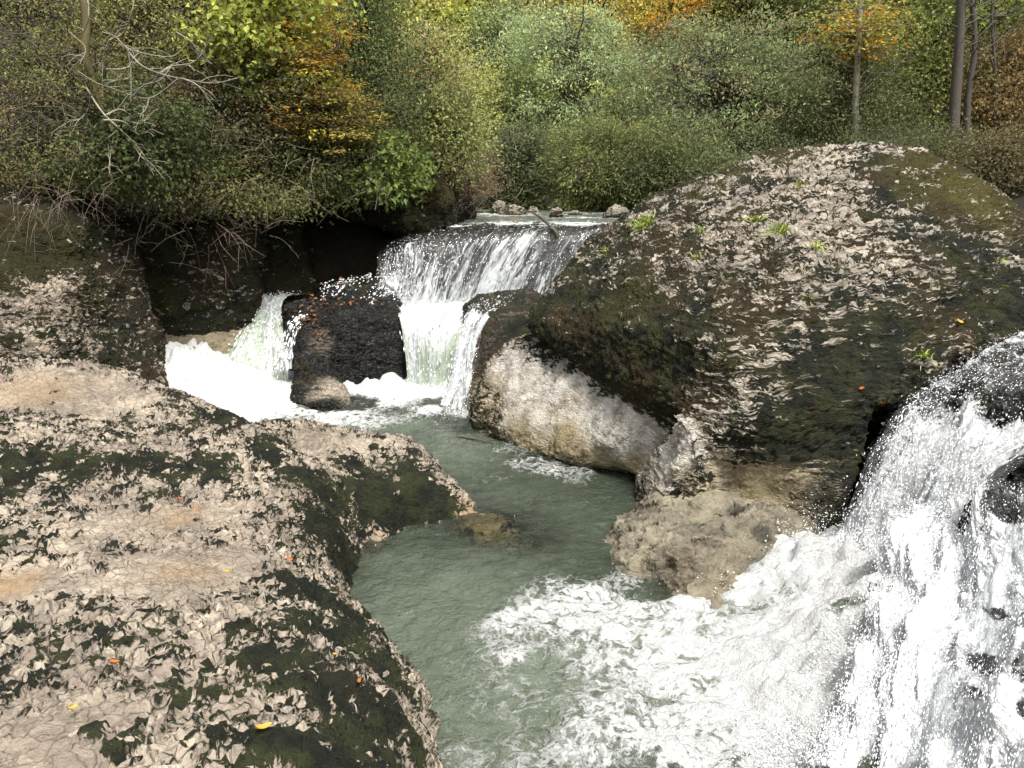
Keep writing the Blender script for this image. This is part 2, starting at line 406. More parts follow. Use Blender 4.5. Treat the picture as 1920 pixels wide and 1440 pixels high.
# ------------------------------------------------------------------ ROCKS
# the long foreground slab
A_ctrl = [(-150, 690, 1.2), (0, 697, 1.2), (130, 695, 1.17), (260, 712, 1.08), (330, 738, 1.0), (400, 768, .92), (470, 800, .82), (530, 832, .74), (590, 868, .66), (640, 905, .5),
          (668, 960, .25), (678, 1015, .0), (655, 1110, -.02), (700, 1185, .0), (760, 1250, .02), (800, 1330, .02), (822, 1400, .02), (830, 1445, .02), (850, 1560, .0),
          (600, 960, .62), (592, 1020, .55), (545, 1065, .72), (620, 1130, .5), (690, 1230, .5), (735, 1330, .55), (750, 1440, .55), (760, 1600, .6),
          (0, 760, 1.17), (200, 760, 1.12), (330, 790, 1.02), (430, 830, .9), (0, 830, 1.12), (150, 830, 1.1), (300, 830, 1.02), (0, 915, .93), (150, 920, .93), (300, 915, .9), (420, 925, .84),
          (520, 900, .78), (0, 1000, .92), (200, 1000, .9), (350, 980, .86), (480, 980, .82), (0, 1090, .9), (200, 1080, .9), (350, 1060, .88), (470, 1060, .84),
          (0, 1180, .97), (250, 1160, .98), (420, 1150, .92), (540, 1200, .86), (0, 1330, 1.04), (300, 1330, 1.03), (480, 1330, .98), (620, 1300, .8), (0, 1480, 1.1), (300, 1480, 1.08), (520, 1480, 1.0), (660, 1440, .82),
          (640, 1600, .9), (300, 1700, 1.1), (-300, 1000, 1.0), (-300, 1400, 1.1)]
def behind(lst, dy, z, dx=0.): return [PZ(u, v, zz) + np.array([dx, dy, z - zz]) for (u, v, zz) in lst]
A_extra = behind([(0, 697, 1.2), (130, 695, 1.17), (260, 712, 1.08), (330, 738, 1.0), (400, 768, .92)], .55, .3) + behind([(470, 800, .82), (530, 832, .74), (590, 868, .66)], .45, -.1, .1) \
    + behind([(0, 697, 1.2), (260, 712, 1.08), (400, 768, .92), (530, 832, .74)], 1.1, -.9, .2) + behind([(640, 905, .5), (678, 1015, 0), (655, 1110, 0), (760, 1250, 0), (822, 1400, 0), (850, 1560, 0)], .3, -.8, .25)
slab = field_rock('rock_slab', A_ctrl, A_extra, (-6.5, .3), (1.5, 9.6), .017, -.55,
    [(1.6, .05, 4, 1), (5, .03, 3, 2)],
    {'moss': [(u, v, r, 1.25) for u, v, r in [(655, 930, .3), (500, 850, .2), (600, 940, .35), (650, 1080, .35), (700, 1180, .3), (740, 1280, .3), (560, 960, .2), (640, 960, .5), (640, 1040, .5), (600, 1000, .3), (560, 900, .3), (500, 830, .28), (430, 790, .25), (640, 1150, .4), (560, 1100, .25), (600, 1180, .3), (680, 1230, .3), (560, 1280, .28), (640, 1330, .35), (720, 1330, .3), (700, 1430, .35), (600, 1420, .3), (500, 1400, .16),
        (60, 880, .4), (180, 880, .35), (300, 880, .33), (390, 870, .3), (400, 900, .2), (770, 1400, .2), (480, 1240, .16), (440, 1180, .12), (230, 1400, .1), (180, 1380, .08), (380, 1400, .14)]],
     'pale': [(100, 735, .9, 1.), (230, 745, .6, .9), (330, 980, .45, 1), (300, 1075, .6, 1), (15, 1095, .35, 1), (200, 1000, .4, .7), (450, 960, .3, .7), (420, 1060, .3, .9), (60, 1390, .45, .8), (200, 1330, .25, .6), (200, 950, .5, .5), (20, 1100, .3, 1), (80, 1430, .35, .6), (330, 1130, .2, .6), (400, 930, .3, .4), (120, 1080, .4, .6), (450, 1030, .3, .5)],
     'tan': [(60, 735, .55, .5), (330, 975, .18, .6), (350, 1075, .25, .5), (10, 1095, .3, 1.)],
     'wet': [(100, 735, .8, .7), (330, 975, .3, .9), (350, 1075, .5, .7), (300, 1000, .9, .45), (0, 1400, .8, .4)]},
    M['slab'], 'huge pale chipped limestone slab with black moss patches filling the lower left')
B_ctrl = [(520, 806, .42), (560, 800, .45), (640, 806, .45), (700, 818, .42), (765, 826, .38), (800, 855, .3), (850, 905, .15), (902, 962, .0), (940, 975, -.04),
          (560, 845, .45), (640, 850, .46), (700, 850, .40), (745, 850, .4), (690, 880, .3), (650, 900, .42), (640, 960, .3), (670, 1020, .0), (700, 1012, .0), (760, 985, 0), (830, 972, 0),
          (720, 930, .3), (780, 920, .26), (830, 940, .12), (700, 975, .12), (700, 905, .3)]
B_extra = behind([(520, 806, .42), (560, 800, .45), (640, 806, .45), (700, 818, .42), (765, 826, .38)], .5, -.4, .1) + behind([(800, 855, .3), (850, 905, .15), (902, 962, 0)], .4, -.35, .2) \
    + behind([(700, 1012, 0), (760, 985, 0), (830, 972, 0)], -.4, -.25) + [PZ(960, 990, -.09), PZ(1010, 1010, -.3), (-.9, 5.6, -.6), (.2, 6., -.6)]
field_rock('rock_shelf', B_ctrl, B_extra, (-2.9, 1.0), (5.6, 9.6), .018, -.55, [(2, .04, 4, 6), (6, .02, 3, 2)],
    {'moss': [(u, v, r, 1.2) for u, v, r in [(670, 930, .4), (740, 940, .4), (800, 940, .35), (700, 900, .3), (720, 960, .35), (790, 930, .35), (830, 950, .25), (650, 870, .2), (770, 880, .2), (700, 840, .08)]],
     'pale': [(600, 825, .45, 1), (680, 830, .25, 1), (740, 835, .25, .9), (900, 970, .3, 1.), (660, 960, .15, .8)], 'tan': [(900, 970, .5, .9), (690, 990, .3, .4)],
     'wet': [(600, 825, .5, .5), (880, 965, .3, .8)]},
    M['slab'], 'low mossy rock with flat pink top jutting into the pool behind the slab')
C_ctrl = [(1132, 1046, .0), (1150, 1015, .08), (1180, 960, .16), (1215, 918, .24), (1260, 897, .32), (1330, 905, .38), (1410, 945, .38), (1450, 985, .3), (1470, 1030, .1),
          (1180, 1060, .10), (1220, 1000, .22), (1290, 960, .24), (1300, 1020, .27), (1380, 1000, .30), (1240, 1050, .18), (1330, 1070, .17), (1400, 1070, .12), (1270, 930, .30), (1340, 985, .22),
          (1200, 1088, 0.), (1260, 1125, -.02), (1330, 1140, 0), (1420, 1120, -.1), (1380, 965, .26)]
C_extra = behind([(1132, 1046, 0), (1180, 960, .2), (1215, 918, .3)], .25, -.4, -.3) + behind([(1200, 1088, 0), (1260, 1125, 0), (1330, 1140, 0), (1420, 1140, 0)], -.3, -.35) + [P(1400, 860, 7.9) - [0, 0, .5], P(1550, 1050, 5.9) - [0, 0, .4]]
field_rock('tan_rock', C_ctrl, C_extra, (.4, 2.9), (4.9, 7.8), .014, -.4, [(2.2, .09, 4, 6), (5, .06, 3, 2)],
    {'wet': [(1350, 1060, .5, .8), (1250, 1080, .4, .6)], 'dark': [(1385, 960, .22, .8), (1150, 1000, .08, .7), (1430, 1000, .15, .7)], 'moss': []},  # dark patch below the ledge is its shadow, painted into the colour
    M['tan'], 'scalloped tan rock at the waterline below the big boulder')

# the great boulder
bl = [[P(985, 600, 10.1), P(1030, 540, 10.4), P(1100, 455, 10.8), P(1200, 385, 11), P(1290, 326, 10.6), P(1440, 287, 9.9), P(1550, 275, 9.6), P(1740, 282, 9.3), P(1850, 318, 9.2), P(1915, 375, 8.9),
       P(1935, 500, 8.3), P(1920, 600, 7.7), P(1700, 520, 7.6), P(1750, 670, 7.1), P(1650, 730, 6.75), P(1500, 500, 7.6), P(1350, 640, 7.2), P(1400, 780, 6.85), P(1300, 790, 7.15), P(1200, 760, 8.1), P(1100, 690, 9.2), P(1180, 480, 9.6), P(1350, 380, 9.2),
       (2, 13, .8), (5.5, 12.5, .8), (7, 10, .8), (3, 8.5, .3), (5, 8.2, .5)],
      [P(1290, 800, 7.1), P(1640, 740, 6.75), P(1590, 960, 6.6), P(1570, 1010, 6.5), P(1420, 1000, 6.8), P(1345, 890, 7.1), P(1400, 760, 6.8), (2.2, 9, -.6), (3.6, 9, -.6), (3., 6.9, -.6), (1.9, 7.4, -.6), (3.4, 8.6, 1.5)],
      [P(940, 645, 10.5), P(960, 640, 10.4), P(1100, 690, 9.3), P(1200, 770, 8.4), P(1290, 790, 7.5), P(1240, 900, 7.75), P(1205, 890, 8.25), P(1100, 875, 8.65), P(1000, 852, 9.0), P(890, 812, 9.9), P(900, 720, 10.6),
       PZ(1000, 870, -.5) + [0, .3, 0], PZ(880, 830, -.5), PZ(1220, 910, -.5) + [0, .4, 0], (3, 9.5, -.5), (2, 12, -.5), (3, 9.5, 1.5), (2, 12, 1.2), (0, 11.5, .2)],
      [P(1196, 930, 7.45), P(1235, 850, 7.35), P(1272, 755, 7.1), P(1345, 900, 6.75), P(1300, 790, 6.9), P(1225, 985, 6.95), P(1180, 890, 7.9), (1.9, 8.5, -.5), (2.2, 7.2, -.5), (1.4, 7.4, -.5)],
      ]
boulder = hull_rock('boulder', bl, .055, 14, [(.55, .16, 3, 11), (2.2, .06, 4, 12)],
    {'moss': [(u, v, r, a) for u, v, r, a in [(1050, 620, 1.1, .8), (1150, 560, 1.0, .6), (1150, 680, .9, .9), (1250, 720, .7, .9), (1250, 640, .8, .6), (1100, 500, .8, .3), (1450, 850, .7, .6), (1600, 800, .8, .9), (1650, 650, .9, .5), (1850, 560, .9, .7), (1500, 800, .5, .5), (1750, 345, .8, .4), (1620, 330, .5, .3), (1850, 370, .5, .4), (1550, 730, .6, .4),
        (1000, 760, .9, -1.5), (1100, 790, .9, -1.5), (1180, 830, .6, -1.5), (1262, 860, .4, -2.2), (1280, 800, .28, -1.8), (1230, 900, .3, -1.2), (950, 700, .6, -1.2), (1230, 790, .3, -.8), (1040, 700, .35, -.8),
        (1450, 400, 1.1, -.35), (1600, 430, 1.2, -.35), (1650, 500, .8, -.2), (1520, 310, .8, -.3), (1500, 330, .5, -.5), (1550, 560, .7, -.2), (1480, 930, .55, -1.3), (1380, 910, .5, -1.2), (1370, 790, .28, -.9), (1340, 860, .2, -.5)]],
     'pale': [(1000, 760, .9, 1), (1100, 790, .9, 1), (1180, 830, .7, 1), (1260, 840, .4, .8), (950, 700, .6, 1), (1480, 930, .6, .7), (1380, 920, .5, .6)],
     'tan': [(980, 835, .6, .9), (1060, 855, .5, .9), (1130, 872, .4, 1), (1190, 885, .3, .9), (1050, 800, .4, .4), (910, 750, .5, .7), (1470, 930, .6, .85), (1380, 910, .5, .6), (1300, 910, .3, .6)],
     'olive': [(1750, 330, .9, .6), (1350, 350, .6, .5), (1850, 380, .6, .7), (1200, 560, .6, .3), (1500, 300, .6, .5)],
     'dark': [(1560, 960, .5, .8), (1640, 760, .5, .7), (1600, 850, .5, .5)],
     'wall': [(1000, 730, .9, 1), (1100, 760, .9, 1), (1180, 800, .6, 1), (1262, 860, .42, 1), (1280, 800, .28, 1), (950, 690, .5, 1), (1370, 790, .3, .6)],
     'wet': [(1560, 960, .8, .8), (1640, 760, .5, .7), (1100, 870, .4, .6)]},
    M['boulder'], 'giant domed boulder of flaky pale limestone and brown moss beside the cascade')

# ledges of the middle falls
hull_rock('fall_ledge', [
    [P(722, 492, 14.9), P(728, 474, 15.2), P(760, 456, 14.8), P(850, 447, 14.5), P(950, 443, 14.5), P(1000, 441, 14.6), P(1110, 436, 14.7), P(1200, 432, 14.8), P(722, 530, 14.8), P(765, 572, 14.4), P(850, 577, 14.2), P(1000, 560, 14.3), P(1150, 560, 14.4),
     P(745, 452, 15.8), P(790, 438, 17), P(850, 426, 18), P(1250, 424, 18), (4, 15, 0), (-3.0, 15.2, 0), (-3, 18, 0), (4, 18, 0)],
    [P(640, 528, 14.6), P(715, 523, 14.8), P(745, 545, 14.2), P(765, 575, 13.9), P(600, 560, 13.9), (-4.2, 15.5, .3), (-2., 15.5, .3), (-3.6, 13.9, -.2), (-1.6, 13.9, -.2)]],
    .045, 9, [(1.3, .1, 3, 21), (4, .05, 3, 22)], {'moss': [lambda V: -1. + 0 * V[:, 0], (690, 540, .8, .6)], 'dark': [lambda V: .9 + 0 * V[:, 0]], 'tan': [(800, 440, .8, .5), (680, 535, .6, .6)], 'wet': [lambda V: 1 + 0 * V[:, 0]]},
    M['boulder'], 'broad dark rounded ledge the upper curtain of water pours over')
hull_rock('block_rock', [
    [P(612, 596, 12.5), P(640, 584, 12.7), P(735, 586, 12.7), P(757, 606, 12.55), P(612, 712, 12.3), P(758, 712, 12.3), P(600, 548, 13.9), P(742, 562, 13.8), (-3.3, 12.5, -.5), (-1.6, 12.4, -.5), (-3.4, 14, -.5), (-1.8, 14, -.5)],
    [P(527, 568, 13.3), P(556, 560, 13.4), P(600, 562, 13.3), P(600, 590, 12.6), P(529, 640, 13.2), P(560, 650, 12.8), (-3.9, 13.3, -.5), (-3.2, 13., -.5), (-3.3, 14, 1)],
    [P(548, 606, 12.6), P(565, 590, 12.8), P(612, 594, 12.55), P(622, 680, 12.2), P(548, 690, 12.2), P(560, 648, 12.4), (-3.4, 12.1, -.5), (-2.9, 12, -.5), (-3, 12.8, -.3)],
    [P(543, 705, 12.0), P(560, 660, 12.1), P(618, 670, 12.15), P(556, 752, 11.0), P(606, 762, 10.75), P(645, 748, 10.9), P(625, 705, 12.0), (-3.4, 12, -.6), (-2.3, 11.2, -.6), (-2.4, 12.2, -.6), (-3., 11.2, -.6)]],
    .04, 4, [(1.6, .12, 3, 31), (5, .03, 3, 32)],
    {'moss': [lambda V: -1.1 + 0 * V[:, 0], (570, 700, .6, .6), (560, 740, .5, .6)], 'dark': [lambda V: 1. * (V[:, 2] < 9), (600, 640, .3, -.3), (610, 730, .4, -.9), (650, 745, .4, -.9)], 'tan': [(640, 575, .6, .5), (560, 575, .4, .5), (590, 590, .3, .5)], 'pale': [lambda V: .6 + 0 * V[:, 0]], 'wet': [lambda V: .7 + 0 * V[:, 0]]},  # near-black tone puts the shade of the recess into the wet rock's colour
    M['boulder'], 'squared wet rock, painted black for recess shade, between the two white chutes with a spur running forward')
hull_rock('lip_rock', [
    [P(866, 572, 12.3), P(868, 592, 12.2), P(900, 550, 12.8), P(1010, 545, 13), P(1000, 600, 11.2), P(940, 596, 11.4), P(890, 590, 11.9), (-.6, 12.2, .6), (.3, 12.8, .4), (.6, 11, .4)],
    [P(930, 598, 11.3), P(1000, 600, 11.), P(905, 650, 11.1), P(885, 760, 10.9), P(860, 790, 10.85), P(960, 780, 10.2), P(1000, 700, 10.3), P(900, 600, 11.9), (-.7, 11.2, -.5), (.6, 10.4, -.5), (.5, 12, -.5), (-.6, 12.2, -.4)]],
    .045, 5, [(1.6, .08, 3, 41), (5, .03, 3, 42)],
    {'moss': [(980, 620, .5, .6), (880, 570, .4, .3), (930, 740, .6, -.8)], 'dark': [lambda V: .8 * sst(V[:, 2], .25, .8)], 'tan': [(900, 740, .8, .8)], 'pale': [lambda V: .6 + 0 * V[:, 0]], 'wet': [lambda V: .8 + 0 * V[:, 0]]},
    M['boulder'], 'dark overhanging lip rock left of the boulder with a thin chute spilling over it')
# left bank cliff
hull_rock('cliff_rock', [[P(-350, 400, 10.6), P(60, 400, 11.3), P(140, 415, 11.5), P(160, 520, 11.5), P(205, 640, 11.6), P(266, 712, 11.9), P(120, 560, 10.7), P(0, 560, 10.4), P(60, 690, 10.0), P(-300, 560, 10), P(-200, 720, 9.5), (-9, 13, 3), (-9, 10, -.5), (-6, 13, 2.5), (-5.6, 13, -.5), (-5.2, 11.5, -.5), (-6, 9.6, -.5)]],
    .06, 8, [(.7, .38, 3, 51), (2.5, .10, 4, 52)],
    {'moss': [lambda V: -.15 + 0 * V[:, 0], (90, 600, 1.1, -.85), (40, 600, .9, -.35), (100, 550, .5, -.3), (40, 460, 1, .7)], 'olive': [(60, 470, 1.2, .25)]}, M['dark'], 'brown mossy rock with pale flakes at the left edge behind the slab')
hull_rock('cliff_rock', [[P(150, 390, 13.6), P(470, 380, 14.2), P(465, 470, 14.), P(470, 560, 13.9), P(430, 640, 13.4), P(330, 660, 13), P(230, 660, 13.0), P(215, 560, 13.4), P(300, 560, 13.3), P(160, 470, 13.8), (-9, 16, 3.2), (-5, 16.5, 3.2), (-7.5, 13, -.5), (-4.6, 13.4, -.5), (-8, 17, 0), (-5, 17, 0)]],
    .06, 7, [(.7, .4, 3, 61), (2.5, .14, 4, 62)], {'moss': [lambda V: .12 + 0 * V[:, 0], (380, 540, .7, -.25), (270, 570, .7, -.2)], 'olive': [(290, 560, .6, .4)]}, M['dark'], 'dark moss cliff rock behind the churning left pool')
hull_rock('cliff_rock', [[P(460, 380, 15), P(560, 380, 15.3), P(560, 470, 15.2), P(600, 540, 15.), P(470, 570, 14.6), P(500, 560, 14.5), (-6, 18, 3), (-4.5, 18, 3), (-5, 14.8, -.5), (-3.6, 15.2, -.5), (-6, 18, 0), (-4.5, 18, 0)],
    [P(540, 380, 17.6), P(860, 380, 18.2), P(560, 560, 17.6), P(860, 470, 18.1), (-6, 21, 3.4), (-1., 21, 3.), (-6, 21, 0), (-1, 21, 0)],
    [P(540, 330, 15.4), P(700, 330, 15.9), P(830, 340, 16.6), P(846, 380, 16.8), P(846, 428, 16.9), P(800, 440, 16.7), P(720, 438, 16.3), P(560, 415, 15.6), P(860, 340, 19), P(848, 430, 19), P(500, 380, 15.0), (-5.5, 19, 4.4), (-2, 20, 4), (-5.5, 18, 2.6)]],
    .07, 7, [(.6, .35, 3, 71), (2.5, .14, 4, 72)], {'moss': [lambda V: .25 + 0 * V[:, 0]], 'olive': [(820, 360, .8, .5)]}, M['dark'], 'black overhanging cliff with a cave mouth left of the upper falls')
hull_rock('pool_edge_rock', [[P(275, 640, 13.0), P(330, 630, 13.1), P(420, 622, 13.3), P(436, 640, 13.2), P(425, 690, 12.8), P(280, 690, 12.7), (-5.8, 13.8, .5), (-4.4, 13.9, .6), (-5.8, 13, -.5), (-4.4, 13.2, -.5)]],
    .05, 4, [(1.6, .1, 3, 81), (5, .05, 3, 82)], {'moss': [lambda V: -1. + 0 * V[:, 0]], 'tan': [lambda V: .5 + 0 * V[:, 0]]}, M['tan'], 'low tan rock just above the foam at the foot of the dark cliff')
# rock below the right-hand cascade
hull_rock('cascade_rock', [
    [P(1930, 600, 8.2), P(1850, 650, 7.4), P(1740, 720, 6.9), P(1660, 775, 6.65), P(1780, 760, 6.1), P(1930, 770, 5.6), P(2200, 620, 8), P(2200, 800, 5.2), P(1590, 990, 6.55), P(1640, 1010, 6.1), P(1850, 1000, 5.3), (7, 9, 1.9), (7, 4.5, 1.6), (5.5, 9.5, 1.5), (3, 6.8, -.6), (7, 5, -.6), (3.2, 5.6, -.6)],
    [P(1850, 910, 5.2), P(1930, 880, 5.1), P(1930, 970, 4.8), P(1820, 990, 4.9), P(2200, 850, 4.8), P(1780, 1120, 4.7), P(1800, 1250, 4.3), P(1880, 1300, 4.0), P(1950, 1200, 4.0), P(1950, 1440, 3.5), P(2300, 1300, 3.2), (2.9, 5.4, -.6), (6, 5.5, -.6), (2.6, 3.4, -.6), (5, 2.6, -.6), (5, 3, .9)]],
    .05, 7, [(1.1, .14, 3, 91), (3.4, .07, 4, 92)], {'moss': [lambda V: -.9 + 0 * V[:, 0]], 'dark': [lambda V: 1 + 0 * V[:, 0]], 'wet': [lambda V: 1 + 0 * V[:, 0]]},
    M['boulder'], 'black wet rock under the rushing cascade at the right edge')
# small stones far upstream
for (u, v0, v1, wd, Y, lab) in [(962, 384, 406, 62, 23, 'pale double humped stone at the far end of the upper river'), (1158, 388, 406, 58, 21, 'pale flat topped stone upstream beside the boulder flank'), (937, 376, 398, 30, 24, 'dark round stone behind the double humped stone'),
                        (1043, 390, 408, 26, 21.5, 'small dark rounded stone in the middle of the upper river'), (893, 391, 400, 28, 24, 'small dark stone by the far left bank'), (918, 393, 401, 16, 24, 'tiny dark stone between the far left stones'),
                        (1078, 394, 404, 30, 22.5, 'low flat dark stone right of the small rounded one'), (868, 393, 400, 26, 26, 'low grey pebble bar stone at the far left bend'), (1000, 388, 404, 24, 24.5, 'dark wedge stone leaning behind the double humped stone')]:
    a = P(u - wd / 2, v1, Y); b = P(u + wd / 2, v1, Y); h = P(u, v0, Y)[2] - a[2]; wx = b[0] - a[0]; q = []
    rr = np.random.default_rng(int(u))
    for k in range(16):
        th = rr.uniform(0, 6.28); ra = rr.uniform(.75, 1.); q.append((a[0] + wx / 2 + math.cos(th) * wx / 2 * ra, Y + math.sin(th) * wx * .4 * ra, a[2] + h * rr.uniform(-.3, .55)))
    for k in range(9):
        th = rr.uniform(0, 6.28); q.append((a[0] + wx / 2 + math.cos(th) * wx * .32, Y + math.sin(th) * wx * .25, a[2] + h * rr.uniform(.8, 1)))
    hull_rock('river_stone', [q], .05, 3, [(3, .06, 3, int(u))], {'moss': [lambda V, z=a[2], h=h: .5 - 1.3 * sst((V[:, 2] - z) / h, .2, .7)]}, M['boulder'], lab, 'stone', 'stones across the upper river', subdiv=0)
# ------------------------------------------------------------------ WATER
def blobs(V, lst, z=0.):
    a = np.zeros(len(V))
    wob = .3 * fbm(V * 1.7, 3, 9)
    for (u, v, r, val) in lst:
        c = PZ(u, v, z); d = np.hypot(V[:, 0] - c[0], V[:, 1] - c[1]) / r + wob
        a = a + (val * sst(1 - d, 0, .8)) ** 4
    return np.clip(a ** .25, 0, 1)
def water_grid(xs, ys, z0):
    X, Y = np.meshgrid(xs, ys, indexing='ij'); return np.c_[X.ravel(), Y.ravel(), np.full(X.size, z0)], grid_faces(len(xs), len(ys))
FOAM = [(1720, 1200, .8, .95), (1700, 1400, .7, .95), (1600, 985, .7, .95), (1680, 1010, .7, .95), (1570, 1055, 1.2, .98), (1610, 1130, 1., .98), (1500, 1370, .7, .85), (1650, 1100, .8, .9), (1460, 1290, .75, .80), (1580, 1200, .8, .9), (1620, 1350, .7, .98), (1520, 1090, .6, .85), (1500, 1440, .5, .85), (1600, 1040, .5, .95), (1470, 1010, .35, .85),
        (1350, 1250, 1.1, .56), (1250, 1190, 1.1, .50), (1180, 1300, 1.1, .48), (1120, 1230, .8, .47), (1130, 1150, .8, .48), (1040, 1120, .7, .45), (980, 1200, .7, .44), (1120, 1400, .8, .46), (960, 1320, .7, .40), (860, 1420, .5, .40), (1330, 1400, .8, .5), (1420, 1120, .6, .68), (1250, 1400, .6, .5), (1000, 1420, .7, .42), (1180, 1090, .5, .45), (1290, 1140, .3, .6),
        (940, 1170, .2, .52), (960, 1240, .2, .5), (880, 1250, .5, .34), (850, 1330, .4, .36),
        (1000, 875, .6, .43), (1080, 890, .6, .42), (960, 840, .6, .40), (930, 900, .35, .35), (860, 830, .5, .3), (1030, 930, .6, .25), (1100, 1000, .5, .22),
        (300, 700, 2.4, 1.), (420, 715, 2.4, 1.), (520, 735, 1.8, .98), (480, 775, 1.2, .85), (590, 775, 1.3, .6), (680, 785, 1.3, .5), (360, 745, 1.6, .98), (560, 750, 1.2, .8),
        (700, 715, 1.5, 1.), (780, 715, 1.8, 1.), (840, 735, .9, .95), (760, 745, 1., .7), (800, 770, .5, .55), (870, 775, .5, .5), (900, 790, .4, .4), (760, 785, .6, .35)]
ys = np.concatenate([[1.5]] + [[1.5]]); y = 1.5; yl = []
while y < 15.4: yl.append(y); y += .0042 * y + .004
V, F = water_grid(np.arange(-8, 6.5, .032), np.array(yl), 0.)
foam = blobs(V, FOAM); foam = np.clip(foam - .9 * blobs(V, [(600, 760, .5, 1.), (650, 758, .5, .9)]), 0, 1)
shal = np.clip(blobs(V, [(925, 985, .55, .9), (980, 1010, .5, .5), (700, 765, .7, .6), (640, 752, .4, .9), (800, 775, .5, .5), (880, 800, .5, .6), (1000, 855, .35, .6), (1120, 880, .3, .5), (1200, 890, .25, .5), (1150, 1050, .2, .4), (690, 1020, .3, .6), (1270, 1110, .35, .7), (1330, 1100, .4, .7)]), 0, 1)
milk = blobs(V, [(300, 700, 2.5, .8), (520, 770, 1.2, .7), (700, 790, 1.3, .5), (780, 715, 1.4, .9), (1350, 1250, 1.5, .8), (1100, 1250, 1.4, .6), (950, 1350, 1.4, .5), (820, 1150, 1.4, .42), (850, 830, 1.2, .35), (1550, 1100, 1.3, .9)])
def gz_(u, v, r, h):
    c = PZ(u, v, 0); return h * np.exp(-((V[:, 0] - c[0]) ** 2 + (V[:, 1] - c[1]) ** 2) / r ** 2)
Z = .03 * fbm(V * [2.2, 2.8, 1], 3, 3) + .02 * fbm(V * [6, 8, 1], 3, 4)
lump = fbm(V * 3.1, 4, 8); lump2 = fbm(V * 9, 3, 12)
Z += foam * (.02 + .12 * np.abs(lump) + .05 * lump2 * foam) + foam ** 3 * .10 * lump + foam * .05 * fbm(V * 19, 3, 15)
Z += gz_(350, 700, .7, .4) * (1 + .4 * lump2) + gz_(300, 712, .9, .1) + gz_(430, 710, .6, .08) + gz_(790, 712, .7, .08)
Z += gz_(1560, 1100, .6, .14) * (1 + .5 * lump2) + gz_(1680, 1150, .8, .24) * (1 + .4 * lump2) + (gz_(1690, 1250, .5, .2) + gz_(1660, 1420, .5, .2)) * (1 + .5 * lump2) + gz_(1640, 1300, .5, .22) * (1 + .5 * lump2) + gz_(1440, 1060, .5, .05) + gz_(1530, 1250, .6, .16)
V[:, 2] = Z
me = mesh_np('pool_water', V, F, {'foam': foam, 'shallow': shal, 'milky': milk, 'rest': V})
tag(link('pool_water', me, M['water']), kind='structure')
# upper river
V, F = water_grid(np.arange(-9, 14, .06), np.arange(17.2, 46, .07), 0.)
V[:, 2] = 2.17 + .03 * fbm(V * [1.2, 2.5, 1], 4, 5) + .0 * V[:, 0]
fo = .30 + .3 * fbm(V * [.5, .9, 1], 3, 6); fo = np.clip(fo + .35 * np.exp(-((V[:, 1] - 17.5) / 1.) ** 2), 0, .8)
me = mesh_np('river_water', V, F, {'foam': fo, 'milky': .45 + 0 * fo, 'shallow': 0 * fo, 'rest': V})
tag(link('river_water', me, M['river']), kind='structure')

